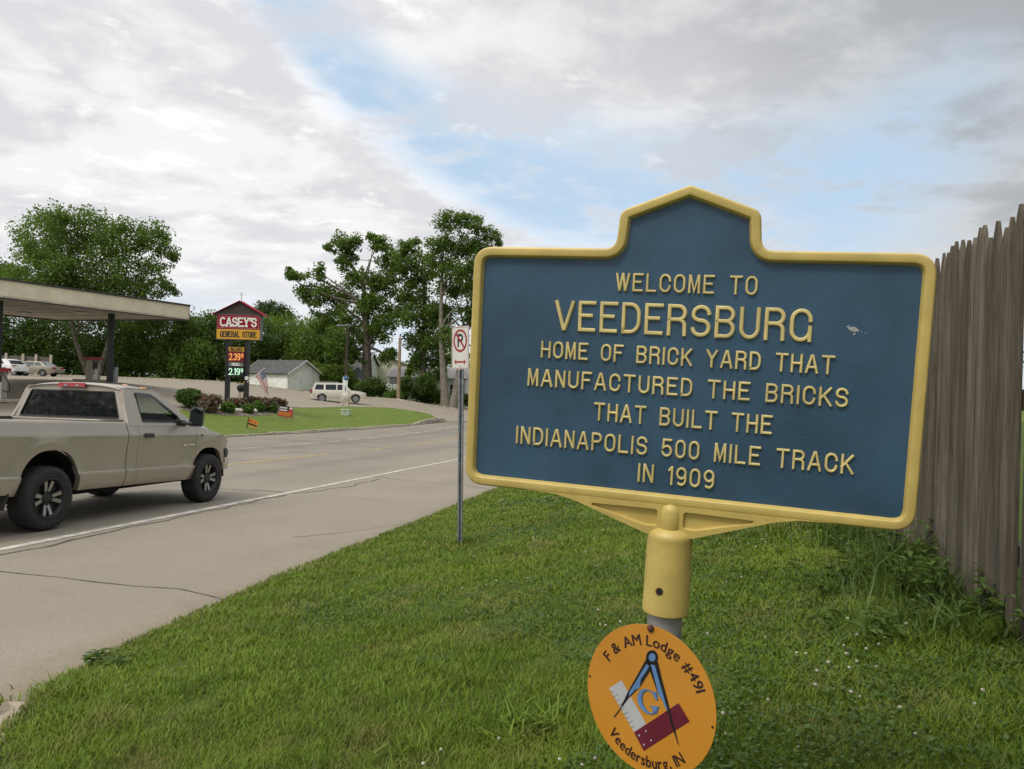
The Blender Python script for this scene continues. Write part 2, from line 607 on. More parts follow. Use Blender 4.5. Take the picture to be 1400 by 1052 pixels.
M['roof'] = mat('grey_shingles', (.085, .082, .080), .95, var=.25, scale=5, bump=.6, bscale=12, bdist=.03)


def ribbon(name, pts, w, material, dz, jitter=0.0, parent=None, seed=1):
    """thin strip on the terrain through world xy points"""
    r = random.Random(seed)
    P = np.array([p[:2] for p in pts], float)
    L = np.concatenate([[0], np.cumsum(np.linalg.norm(np.diff(P, axis=0), axis=1))])
    n = max(2, int(L[-1] / .35))
    ss = np.linspace(0, L[-1], n)
    X = np.interp(ss, L, P[:, 0]); Y = np.interp(ss, L, P[:, 1])
    V = []
    for i in range(n):
        a, b = max(i - 1, 0), min(i + 1, n - 1)
        d = np.array([X[b] - X[a], Y[b] - Y[a]]); d /= np.linalg.norm(d) + 1e-9
        nn = np.array([-d[1], d[0]])
        off = r.uniform(-jitter, jitter)
        ww = w * (r.uniform(.4, 1.5) if jitter else 1)
        for sgn in (-1, 1):
            q = np.array([X[i], Y[i]]) + nn * (off + sgn * ww / 2)
            V.append((q[0], q[1], float(hgt(q[0], q[1])) + dz))
    m = MB().add(V, [(2 * i, 2 * i + 1, 2 * i + 3, 2 * i + 2) for i in range(n - 1)])
    return m.build(name, material, parent, fix=False)


def set_uv_st(o):
    me = o.data
    uv = me.uv_layers.new(name='UVMap')
    V = np.empty(len(me.vertices) * 3); me.vertices.foreach_get('co', V); V = V.reshape(-1, 3)
    li = np.empty(len(me.loops), np.int32); me.loops.foreach_get('vertex_index', li)
    s, t = st(V[li, 0], V[li, 1])
    uv.data.foreach_set('uv', np.stack([s, t], 1).ravel())


def sheet(name, U, Vv, P, material):
    """P: (nu,nv,3) array of points"""
    nu, nv = P.shape[:2]
    i, j = np.meshgrid(np.arange(nu - 1), np.arange(nv - 1), indexing='ij')
    q = np.stack([i * nv + j, (i + 1) * nv + j, (i + 1) * nv + j + 1, i * nv + j + 1], -1).reshape(-1, 4)
    # face up
    a, b, c = P[0, 0], P[1, 0], P[0, 1]
    if np.cross(b - a, c - a)[2] < 0:
        q = q[:, ::-1]
    o = big_mesh(name, P.reshape(-1, 3), faces4=q, mat=material, smooth=True)
    return o


def build_ground():
    # base ground sheet out to the horizon, a little below the finished surfaces
    gx = np.concatenate([-np.geomspace(3000, 60, 26), np.arange(-58, 60, 2.0), np.geomspace(60, 3000, 26)])
    gy = np.concatenate([-np.geomspace(1500, 32, 14), np.arange(-30, 120, 2.0), np.geomspace(120, 3500, 28)])
    X, Y = np.meshgrid(gx, gy, indexing='ij')
    H = hgt(np.clip(X, -300, 300), np.clip(Y, -60, 400)) - .10
    s, t = st(X, Y)
    H = np.where((t > -7) & (t < width(s) + 3) & (s < 100), H - .25, H)
    # the far ground swells into low wooded hills well beyond the last houses
    struct(sheet('ground', 0, 0, np.stack([X, Y, H], -1), M['lawn']))
    # road
    S = np.concatenate([np.arange(-40, 70, .8), np.arange(70, 400, 5)])
    Tt = np.concatenate([np.linspace(-2.2, -.35, 7), np.linspace(0, 18.2, 30)])
    SS, TT = np.meshgrid(S, Tt, indexing='ij')
    X = E0[0] + DL[0] * TT + DR[0] * (SS - S0); Y = E0[1] + DL[1] * TT + DR[1] * (SS - S0)
    o = sheet('road', 0, 0, np.stack([X, Y, road_z(SS) + 0 * TT], -1), M['road']); set_uv_st(o); struct(o)
    # near verge
    S = np.concatenate([np.arange(-14, 16, .12), np.arange(16, 45, .5), np.arange(45, 200, 6)])
    Tt = np.concatenate([np.linspace(.0, -1, 12), np.linspace(-1.1, -6, 40), np.linspace(-6.5, -30, 14)])
    SS, TT = np.meshgrid(S, Tt, indexing='ij')
    wob = .13 * np.sin(SS * 2.3) * np.sin(SS * .9 + 1) + .07 * np.sin(SS * 6.1)
    T2 = np.where(TT > -.9, TT + (wob * .55 + .02) * (1 + TT / .9), TT) + edge_t(SS) * np.clip(1 + TT / 5.4, 0, 1)
    X = E0[0] + DL[0] * T2 + DR[0] * (SS - S0); Y = E0[1] + DL[1] * T2 + DR[1] * (SS - S0)
    H = np.where(TT > -.05, road_z(SS) - .02, road_z(SS) + .05 + .15 * np.clip(-TT, 0, 5.4) + .03 * np.clip(-TT - 5.4, 0, 20))
    H = H + .02 * np.sin(X * 3.1 + Y * 1.7) * np.clip(-TT, 0, 1) + .015 * np.sin(X * 7 - Y * 5) * np.clip(-TT, 0, 1)
    struct(sheet('grass_verge', 0, 0, np.stack([X, Y, H], -1), M['soil']))
    # forecourt / side street: ruled between the kerb line and the far edge
    far = [(-75, 52), (-66, 66)] + [tuple(W(a, b, Z)[:2]) for a, b, Z in [(0, 510, 82), (150, 516.5, 81), (300, 522, 81), (345, 531, 82), (410, 538.5, 82), (440, 541, 81), (480, 543, 80), (520, 546, 80), (545, 547.5, 80), (570, 551, 80), (609, 557.5, 81), (635, 562, 82), (680, 571, 84), (760, 580, 88)]]
    near = [xy(s_, float(width(s_)) - .15) for s_ in (2, 12, 20, 27, 33, 38, 43, 48, 52, 56, 60, 64)] + [xy(70, 11.5), xy(76, 8), xy(82, 4), xy(86, 1)]
    def resample(P, n):
        P = np.array(P); L = np.concatenate([[0], np.cumsum(np.linalg.norm(np.diff(P, axis=0), axis=1))]); q = np.linspace(0, L[-1], n)
        return np.stack([np.interp(q, L, P[:, 0]), np.interp(q, L, P[:, 1])], 1)
    nn = 110
    A = resample(near, nn); B = resample(far, nn)
    k = np.linspace(0, 1, 60)[None, :, None]
    P2 = A[:, None] * (1 - k) + B[:, None] * k
    H = hgt(P2[..., 0], P2[..., 1]) + .035
    o = sheet('parking_lot', 0, 0, np.concatenate([P2, H[..., None]], -1), M['lot']); set_uv_st(o); struct(o)
    # pale kerb along the far edge of the lot
    m = MB()
    Bf = resample(far[2:], 160)
    for i in range(len(Bf) - 1):
        a, b = Bf[i], Bf[i + 1]
        d = b - a; L = np.linalg.norm(d); d = d / L
        c = (a + b) / 2
        rot = np.array([[d[0], -d[1], 0], [d[1], d[0], 0], [0, 0, 1]])
        m.box((c[0], c[1], float(hgt(c[0], c[1])) + .06), (L + .01, .22, .2), rot)
    struct(m.build('lot_kerb', M['kerb'], fix=False))
    # island lawn inside the lot
    front = [(200, 601.5), (225, 602), (300, 598.5), (400, 592.3), (440, 589.6), (500, 585.5), (546, 582.6), (590, 578.8), (602, 577.6), (608, 575)]
    back = [(603, 573.6), (589, 567.5), (571, 564), (529, 559), (494, 557.5), (460, 557.5), (400, 558.5), (330, 556), (268, 560), (241, 562.5), (215, 568), (198, 580), (190, 594)]
    bp = [G(a, b) for a, b in front + back]
    # smooth front edge: keep it on the kerb line of the road
    B2 = np.array([p[:2] for p in bp])
    Bc = resample(np.vstack([B2, B2[:1]]), 241)[:-1]
    c = (np.array(G(400, 578)[:2]))
    rings = np.linspace(0, 1, 26)
    P3 = np.zeros((241, 26, 3))
    for i in range(241):
        b = Bc[i % 240]
        q = c[None] + (b - c)[None] * rings[:, None]
        P3[i, :, :2] = q
        P3[i, :, 2] = hgt(q[:, 0], q[:, 1]) + .085
    P3[:, -1, 2] -= .02
    struct(sheet('island_lawn', 0, 0, P3, M['lawn']))
    m = MB()
    for i in range(240):
        a, b = Bc[i], Bc[(i + 1) % 240]
        d = b - a; L = np.linalg.norm(d); d = d / L
        cc = (a + b) / 2
        rot = np.array([[d[0], -d[1], 0], [d[1], d[0], 0], [0, 0, 1]])
        m.box((cc[0], cc[1], float(hgt(cc[0], cc[1])) - .03), (L + .04, .20, .24), rot)
    struct(m.build('island_kerb', M['kerb'], fix=False))
    # bit of old kerb showing at the lower left
    m = MB()
    for sa in np.arange(2.0, 3.75, .25):
        a = np.array(xy(sa, float(edge_t(sa)) + .05)); b = np.array(xy(sa + .25, float(edge_t(sa + .25)) + .05))
        d = b - a; L = np.linalg.norm(d); d /= L; c_ = (a + b) / 2
        rot = np.array([[d[0], -d[1], 0], [d[1], d[0], 0], [0, 0, 1]])
        m.box((c_[0], c_[1], float(road_z(sa + .12)) - .012), (L + .01, .13, .12), rot)
    struct(m.build('old_kerb', M['old_kerb'], fix=False))
    # painted lines (real strips a few mm above the road)
    p1 = G(150, 722); s1, t1 = st(p1[0], p1[1])
    p2 = G(560, 641.6); s2, t2 = st(p2[0], p2[1])
    def line(name, ta, sa, sb, w, m_, dash=None):
        k = sa
        out = []
        mm = MB()
        while k < sb:
            e = min(sb, k + (dash[0] if dash else sb - sa))
            q = np.linspace(k, e, max(2, int((e - k) / .6)))
            V = []
            for z in q:
                for sg in (-1, 1):
                    x_, y_ = xy(z, ta + sg * w / 2); V.append((x_, y_, float(road_z(z)) + .006))
            mm.add(V, [(2 * i, 2 * i + 2, 2 * i + 3, 2 * i + 1) for i in range(len(q) - 1)])
            k = e + (dash[1] if dash else 1e9)
        return struct(mm.build(name, m_, fix=False))
    tw = (t1 + t2) / 2
    line('white_road_marking', tw, -20, 120, .13, M['white_paint'])
    py = G(330, 634); ty = st(py[0], py[1])[1]
    line('yellow_road_marking', ty, -20, 33, .12, M['yellow_paint'], (9, 3.5))
    py = G(540, 611); ty2 = st(py[0], py[1])[1]
    line('yellow_road_marking', ty2 * .5 + ty * .5, 36, 110, .12, M['yellow_paint'])
    pd = G(400, 608.5); td = st(pd[0], pd[1])[1]
    line('dashed_road_marking', td, -20, 110, .11, M['white_paint'], (1.6, .9))
    # cracks
    def crack(pp, w, seed, j=.03):
        struct(ribbon('road_crack', [G(a, b) for a, b in pp], w, M['tar'], .004, j, seed=seed))
    crack([(-20, 779), (60, 788), (130, 795), (200, 803), (260, 808), (325, 818)], .022, 3)
    crack([(270, 666), (310, 669), (350, 671), (395, 674)], .05, 4)
    crack([(400, 675), (470, 667), (520, 655)], .05, 9, .08)
    crack([(500, 650), (560, 658), (640, 664), (690, 668)], .025, 5)
    crack([(-10, 762), (60, 747), (150, 727), (240, 709), (330, 690), (390, 677)], .05, 6, .07)
    crack([(400, 735), (470, 728), (560, 716)], .012, 8, .03)
    crack([(380, 600), (440, 606), (560, 616)], .05, 11, .05)
    return tw


tw_line = build_ground()
print('line t', tw_line)

# ------------------------------------------------------------------ lettering

def arc(cx, cy, rx, ry, a0, a1, n=12):
    return [(cx + rx * math.cos(math.radians(a0 + (a1 - a0) * i / n)), cy + ry * math.sin(math.radians(a0 + (a1 - a0) * i / n))) for i in range(n + 1)]


def glyph(ch):
    """(width, list of stroke polylines) in a unit-high box"""
    bowlO = lambda w: [arc(w / 2, .68, w / 2, .32, 0, 180) + arc(w / 2, .32, w / 2, .32, 180, 360) + [(w, .68)]]
    g = {
        'A': (.68, [[(0, 0), (.30, 1), (.38, 1), (.68, 0)], [(.1, .3), (.58, .3)]]),
        'B': (.6, [[(0, 0), (0, 1), (.34, 1)] + arc(.34, .765, .24, .235, 90, -90) + [(0, .53)], [(.0, 0), (.34, 0)] + arc(.34, .265, .26, .265, -90, 90) + [(.2, .53)]]),
        'C': (.62, [arc(.31, .68, .31, .32, 0, 180) + arc(.31, .32, .31, .32, 180, 360)]),
        'D': (.6, [[(0, 0), (0, 1), (.26, 1)] + arc(.26, .62, .34, .38, 90, 0) + arc(.26, .38, .34, .38, 0, -90) + [(0, 0), (0, .1)]]),
        'E': (.58, [[(.58, 1), (0, 1), (0, 0), (.58, 0)], [(0, .53), (.46, .53)]]),
        'F': (.56, [[(.56, 1), (0, 1), (0, 0)], [(0, .53), (.44, .53)]]),
        'G': (.64, [arc(.32, .68, .32, .32, 0, 180) + arc(.32, .32, .32, .32, 180, 350), [(.64, .44), (.64, .0)]]),
        'H': (.6, [[(0, 0), (0, 1)], [(.6, 0), (.6, 1)], [(0, .5), (.6, .5)]]),
        'I': (.0, [[(0, 0), (0, 1)]]),
        'K': (.62, [[(0, 0), (0, 1)], [(.6, 1), (0, .36)], [(.2, .57), (.62, 0)]]),
        'L': (.56, [[(0, 1), (0, 0), (.56, 0)]]),
        'M': (.64, [[(0, 0), (.02, 1), (.06, 1), (.32, .04), (.58, 1), (.62, 1), (.64, 0)]]),
        'N': (.58, [[(0, 0), (0, 1), (.04, 1), (.54, 0), (.58, 0), (.58, 1)]]),
        'O': (.62, bowlO(.62)),
        'P': (.58, [[(0, 0), (0, 1), (.32, 1)] + arc(.32, .75, .26, .25, 90, -90) + [(0, .5)]]),
        'R': (.6, [[(0, 0), (0, 1), (.34, 1)] + arc(.34, .76, .25, .24, 90, -90) + [(0, .52)], [(.3, .52)] + arc(.34, .30, .25, .22, 90, 0) + [(.6, 0)]]),
        'S': (.6, [arc(.3, .75, .29, .25, 8, 180, 10) + arc(.3, .72, .29, .2, 180, 262, 6) + arc(.3, .28, .3, .24, 82, 0, 6) + arc(.3, .25, .3, .25, 0, -172, 10)]),
        'T': (.68, [[(0, 1), (.68, 1)], [(.34, 1), (.34, 0)]]),
        'U': (.6, [[(0, 1)] + arc(.3, .31, .3, .31, 180, 360) + [(.6, 1)]]),
        'V': (.68, [[(0, 1), (.31, 0), (.37, 0), (.68, 1)]]),
        'W': (.84, [[(0, 1), (.2, 0), (.24, 0), (.40, 1), (.44, 1), (.60, 0), (.64, 0), (.84, 1)]]),
        'Y': (.66, [[(0, 1), (.33, .46), (.66, 1)], [(.33, .48), (.33, 0)]]),
        '0': (.56, bowlO(.56)),
        '1': (.17, [[(0, .84), (.13, 1), (.17, 1), (.17, 0)]]),
        '2': (.56, [arc(.28, .72, .28, .28, 170, 0, 10) + arc(.1, .72, .46, .5, 0, -50, 5) + [(0, 0), (.56, 0)]]),
        '3': (.56, [arc(.28, .75, .27, .25, 160, -70, 10), arc(.28, .26, .28, .26, 75, -165, 10)]),
        '5': (.58, [[(.55, 1), (.07, 1), (.03, .5)] + arc(.29, .32, .29, .30, 130, -165, 14)]),
        '9': (.56, [arc(.28, .69, .28, .31, 0, 360, 18), [(.56, .69)] + arc(.28, .30, .28, .30, 0, -128, 12)]),
        "'": (.0, [[(0, 1), (0, .72)]]),
        '.': (.0, [[(0, .0), (0, .06)]]),
        ' ': (.42, []),
    }
    return g[ch]


def stroke_text(mb, txt, x0, x1, y0, h, sw, depth, f, gap=.34, mi=0, flat=False, serif=0.0):
    """raised strokes: profile swept along each stroke; f(a,b,k) maps plane coords + height to 3D"""
    tw = sum(glyph(c)[0] for c in txt) + gap * (len(txt) - 1)
    kx = ((x1 - x0) - sw) / tw
    x = x0 + sw / 2
    prof = [(-.5, 0), (-.5, 1), (.5, 1), (.5, 0)] if flat else [(-.56, 0), (-.50, .6), (-.40, .92), (-.30, 1), (-.26, 1.01), (.26, 1.01), (.30, 1), (.40, .92), (.50, .6), (.56, 0)]
    for ch in txt:
        w, strokes = glyph(ch)
        if serif and ch == 'C': strokes = [arc(.31, .68, .31, .32, 42, 180) + arc(.31, .32, .31, .32, 180, 318)]
        ss = list(strokes)
        if serif:
            ex = []
            for s_ in strokes:
                for e in (0, -1):
                    p = s_[e]
                    if p[1] < .05 or p[1] > .95:
                        if ch not in 'CSGO': ex.append([(p[0] - serif, p[1]), (p[0] + serif, p[1])])
            ss += ex
        for si_, s_ in enumerate(ss):
            lift = 1 + .035 * si_          # crossing strokes never share a plane
            P = np.array([(x + a * kx, y0 + sw / 2 + b * (h - sw)) for a, b in s_])
            keep = [0] + [i for i in range(1, len(P)) if np.linalg.norm(P[i] - P[i - 1]) > 1e-6]
            P = P[keep]
            k = len(P)
            closed = k > 6 and np.linalg.norm(P[0] - P[-1]) < 1e-5
            if not closed:
                d0 = P[0] - P[1]; d0 /= np.linalg.norm(d0); d1 = P[-1] - P[-2]; d1 /= np.linalg.norm(d1)
                P[0] = P[0] + d0 * sw * .46; P[-1] = P[-1] + d1 * sw * .46
            V = []
            for i in range(k):
                a = P[i] - P[i - 1] if (i > 0 or closed) else None
                if closed and i == 0: a = P[0] - P[-2]
                b = P[i + 1] - P[i] if i < k - 1 else (P[1] - P[0] if closed else None)
                if a is None: a = b
                if b is None: b = a
                a = a / np.linalg.norm(a); b = b / np.linalg.norm(b)
                t_ = a + b; L = np.linalg.norm(t_); t_ = t_ / L if L > 1e-6 else a
                nn = np.array([-t_[1], t_[0]])
                mm = 1 / max(.42, abs(nn @ np.array([-a[1], a[0]])))
                for q, hh in prof:
                    r = P[i] + nn * q * sw * mm
                    V.append(f(r[0], r[1], hh * depth * lift))
            n = len(prof)
            Fc = [(i * n + j, i * n + j + 1, (i + 1) * n + j + 1, (i + 1) * n + j) for i in range(k - 1) for j in range(n - 1)]
            if not closed:
                Fc.append(tuple(range(n))); Fc.append(tuple(range((k - 1) * n, k * n))[::-1])
            mb.add(V, Fc, mi)
        x += (w + gap) * kx
    return mb


def font_shape(ch, size, bold=0.0):
    """flat faces of a built-in-font character: verts (x,y) and faces, plus its advance"""
    cu = bpy.data.curves.new('glyph', 'FONT')
    cu.body = ch; cu.size = size; cu.offset = bold; cu.resolution_u = 4; cu.fill_mode = 'FRONT' if hasattr(cu, 'fill_mode') else cu.fill_mode
    ob = bpy.data.objects.new('glyph', cu); COL.objects.link(ob)
    dg = bpy.context.evaluated_depsgraph_get(); dg.update()
    me = bpy.data.meshes.new_from_object(ob.evaluated_get(dg))
    V = np.array([v.co[:2] for v in me.vertices]).reshape(-1, 2)
    Fc = [tuple(p.vertices) for p in me.polygons]
    bpy.data.objects.remove(ob); bpy.data.meshes.remove(me); bpy.data.curves.remove(cu)
    return V, Fc


# ------------------------------------------------------------------ welcome marker
M['letter_yellow'] = mat('letter_yellow', (.66, .53, .22), .45, var=.06, scale=14, bump=.1, bscale=160, bdist=.001, grime=.08)
M['sign_yellow'] = mat('marker_yellow', (.56, .42, .125), .42, var=.05, scale=9, bump=.14, bscale=120, bdist=.0015, grime=.20)
M['sign_blue'] = mat('marker_blue', (.031, .078, .136), .44, var=.10, scale=4, bump=.45, bscale=210, bdist=.0014, grime=.14)
M['pole_grey'] = mat('post_grey', (.30, .30, .29), .6, metal=.2, var=.12, scale=14, bump=.12)
M['rust'] = mat('rusty_bolt', (.10, .035, .025), .85, var=.3, scale=40)
M['dropping'] = mat('dried_splash', (.45, .45, .45), .9)

SR = np.array([.95128465, .06614985, -.30113404]); SD = np.array([-.04628874, .99628447, .07262645]); SNn = np.cross(SR, SD)
if SNn[2] > 0: SNn = -SNn           # towards the viewer
SP0 = np.array([(960 - 700) / F, (530 - 526) / F, 1.0]) * 1.85


def sgn_cam(u, v, k=0.0):
    """marker plane: u right of its centre line, v up, k towards the reader; world coords"""
    return C0 + CW(SP0 + SR * (u - .054) - SD * v + SNn * k)


def smooth_poly(pts, n=6):
    """pts: (x,y,r) closed; rounds each corner by radius r"""
    out = []
    k = len(pts)
    for i in range(k):
        p = np.array(pts[i][:2]); a = np.array(pts[i - 1][:2]) - p; b = np.array(pts[(i + 1) % k][:2]) - p; r = pts[i][2]
        if r <= 0: out.append(tuple(p)); continue
        la, lb = np.linalg.norm(a), np.linalg.norm(b); a /= la; b /= lb
        ang = math.acos(max(-1, min(1, a @ b)))
        d = min(r / math.tan(ang / 2), la * .48, lb * .48)
        s_, e = p + a * d, p + b * d
        for j in range(n + 1):
            q = j / n
            out.append(tuple((1 - q) ** 2 * s_ + 2 * q * (1 - q) * p + q * q * e))
    return out


def offset_poly(P, d):
    """inward offset (d>0) of a closed polygon listed clockwise or not"""
    P = np.array(P); k = len(P)
    area = sum(P[i - 1][0] * P[i][1] - P[i][0] * P[i - 1][1] for i in range(k)) / 2
    sg = 1 if area > 0 else -1
    out = []
    for i in range(k):
        a = P[i] - P[i - 1]; b = P[(i + 1) % k] - P[i]
        a = a / (np.linalg.norm(a) + 1e-12); b = b / (np.linalg.norm(b) + 1e-12)
        na, nb = np.array([-a[1], a[0]]), np.array([-b[1], b[0]])
        n_ = na + nb; n_ /= np.linalg.norm(n_) + 1e-12
        out.append(P[i] + sg * n_ * d / max(.5, n_ @ na))
    return out


def build_marker():
    base = sgn_cam(0, -.545, -.03)
    root_p = base.copy()
    # follow the leaning post down to the ground
    dn = CW(SD); k = 0.0
    while True:
        q = base + dn * k
        if q[2] < float(hgt(q[0], q[1])) or k > 3: break
        k += .01
    post_len = k
    foot = base + dn * k
    root = T('historical_marker', 'tall blue roadside marker sign with yellow rim and raised WELCOME TO VEEDERSBURG lettering', 'marker sign', foot)
    L = lambda p: np.asarray(p) - foot
    f = lambda u, v, k: L(sgn_cam(u, v, k))
    half = [(0, .463, .018), (.158, .404, .028), (.165, .316, .030), (.522, .3155, .05), (.5215, -.284, .05), (.285, -.284, .06)]
    top = half + [(-x, y, r) for x, y, r in half[:0:-1]]
    panel_out = smooth_poly(half[:5] + [(-x, y, r) for x, y, r in half[4:0:-1]], 7)
    t_ = .011
    # frame: ring with a raised rounded bead, both faces
    m = MB()
    prof = [(-.001, .0), (-.0005, .006), (.0015, .0105), (.0036, .0122), (.0046, .0125), (.0185, .0125), (.0195, .0122), (.0212, .0105), (.0232, .006), (.0252, -.001), (.030, -.012)]
    rings = [offset_poly(panel_out, d) for d, h in prof]
    k = len(panel_out)
    V = [f(p[0], p[1], prof[i][1]) for i in range(len(prof)) for p in rings[i]]
    Fc = [(i * k + j, i * k + (j + 1) % k, (i + 1) * k + (j + 1) % k, (i + 1) * k + j) for i in range(len(prof) - 1) for j in range(k)]
    m.add(V, Fc)
    prof2 = [(-.001, .0), (-.001, -.022), (.004, -.0265), (.012, -.0285), (.022, -.026), (.026, -.013)]
    rings2 = [offset_poly(panel_out, d) for d, h in prof2]
    V = [f(p[0], p[1], prof2[i][1]) for i in range(len(prof2)) for p in rings2[i]]
    m.add(V, [(i * k + j, (i + 1) * k + j, (i + 1) * k + (j + 1) % k, i * k + (j + 1) % k) for i in range(len(prof2) - 1) for j in range(k)])
    m.build('frame', M['sign_yellow'], root, smooth=50)
    # blue field, subdivided a little unevenly like cast metal
    field = offset_poly(panel_out, .0245)
    m = MB().plate(field, f=lambda a, b, kk: f(a, b, -.0015 - kk * .010))
    m.build('panel', M['sign_blue'], root, smooth=20)
    # lettering
    rows = [('WELCOME TO', -.162, .162, .2165, .0430, .0053), ('VEEDERSBURG', -.308, .284, .1165, .0735, .0084),
            ('HOME OF BRICK YARD THAT', -.338, .336, .0475, .0415, .0053), ('MANUFACTURED THE BRICKS', -.369, .369, -.0235, .0425, .0053),
            ('THAT BUILT THE', -.198, .214, -.0965, .0430, .0053), ('INDIANAPOLIS 500 MILE TRACK', -.392, .391, -.1705, .0435, .0052), ('IN 1909', -.083, .095, -.2355, .0440, .0053)]
    for txt, a, b, y, h, sw in rows:
        m = MB()
        stroke_text(m, txt, a, b, y, h, sw, .0058, lambda u, v, k: f(u, v, k - .0018), gap=.36 if txt != 'VEEDERSBURG' else .30)
        m.build('raised_lettering', M['letter_yellow'], root, smooth=40)
    # bracket below: web with raised edge ribs, boss and sleeve
    web = [(-.292, -.2835), (.292, -.2835), (.20, -.308), (.056, -.352), (-.056, -.352), (-.20, -.308)]
    web = smooth_poly([(-.30, -.2835, .0), (.30, -.2835, 0), (.235, -.294, .03), (.056, -.356, .01), (-.056, -.356, .01), (-.235, -.294, .03)], 4)
    m = MB().plate(web, f=lambda a, b, kk: f(a, b, .002 - kk * .014))
    # raised rim of the bracket: a ring that thins into two sunk triangular fields
    ro = smooth_poly([(-.36, -.2815, 0), (.36, -.2815, 0), (.285, -.2845, .05), (.235, -.2945, .06), (.054, -.3555, .004), (-.054, -.3555, .004), (-.235, -.2945, .06), (-.285, -.2845, .05)], 5)
    tri = [smooth_poly([(sg * .190, -.2965, .003), (sg * .030, -.2945, .008), (sg * .030, -.336, .008), (sg * .060, -.3365, .006), (sg * .188, -.3045, .003)], 4) for sg in (-1, 1)]
    m.plate(ro, tri, f=lambda a, b, k: f(a, b, .0122 - .036 * k))
    for tr in tri:
        inn = offset_poly(tr, .0035); n_ = len(tr)
        V = [f(p[0], p[1], .0122) for p in tr] + [f(p[0], p[1], .0005) for p in inn]
        m.add(V, [(q, (q + 1) % n_, n_ + (q + 1) % n_, n_ + q) for q in range(n_)])
    m.build('bracket', M['sign_yellow'], root, smooth=30, bevel=.003)
    ax = -SD; o = sgn_cam(0, 0, -.012)
    ex, ey, ez = CW(SR), CW(SNn), CW(-SD)
    org = sgn_cam(0, 0, -.012)
    m = MB()
    m.lathe([(.0, -.278), (.012, -.279), (.021, -.286), (.025, -.298), (.0255, -.315), (.026, -.335), (.02, -.352)], 24, (L(org + ey * .011), ex, ey, ez))
    m.build('boss', M['sign_yellow'], root, smooth=50)
    m = MB()
    m.lathe([(.0, -.336), (.030, -.338), (.043, -.343), (.0505, -.351), (.0535, -.357), (.0528, -.364), (.0535, -.40), (.0545, -.50), (.0555, -.537), (.0550, -.5425), (.052, -.545), (.043, -.544), (.042, -.50)], 40, (L(org), ex, ey, ez))
    sl = m.build('sleeve', M['sign_yellow'], root, smooth=40)
    m = MB().lathe([(.0415, -.48), (.0415, -.55 - post_len - .25)], 32, (L(org), ex, ey, ez))
    m.build('post', M['pole_grey'], root)
    m = MB()
    bx = org + ez * -.482 + ex * (-.011) + ey * .0537
    m.lathe([(.0085, -.004), (.0092, .0012), (.0062, .0016)], 16, (L(bx), ex, ez * -1, ey))
    m.build('bolt', M['rust'], root)
    MB().lathe([(.0062, .0012), (.0, .0010)], 14, (L(bx), ex, ez * -1, ey)).build('bolt_hole', M['black'], root)
    # dried splash on the field
    m = MB()
    r = random.Random(5)
    for (px, py, s) in [(1164, 450, .009), (1170, 452, .011), (1160, 447, .006), (1168, 457, .005), (1184, 456, .0022), (1178, 454, .002)]:
        q = np.array([(px - 700) / F, (py - 526) / F, 1.0]); kk = (SP0 @ SNn) / (q @ SNn); d = q * kk - SP0
        u, v = d @ SR + .054, -(d @ SD)
        pts = [(u + s * r.uniform(.25, 1.0) * math.cos(a * PI / 6), v + s * .75 * r.uniform(.25, 1.0) * math.sin(a * PI / 6)) for a in range(12)]
        m.plate(pts, f=lambda a, b, kk2: f(a, b, -.0004 - kk2 * .001))
    m.build('dried_splash', M['dropping'], root)
    return foot, org, ex, ey, ez


mk = build_marker()

# ------------------------------------------------------------------ orange lodge disc bolted to the marker post
M['disc_orange'] = mat('disc_orange', (.53, .225, .022), .40, var=.03, scale=4, coat=.3)
M['disc_black'] = mat('disc_black', (.035, .012, .012), .45, var=.05)
M['ink_black'] = mat('ink_black', (.010, .011, .013), .4, var=.05)
M['ink_blue'] = mat('ink_blue', (.10, .21, .42), .45, var=.05)
M['ink_blue_deep'] = mat('ink_blue_deep', (.035, .09, .17), .45, var=.05)
M['ink_grey'] = mat('ink_grey', (.42, .42, .44), .45, var=.03)
M['ink_maroon'] = mat('ink_maroon', (.115, .008, .022), .45, var=.05)


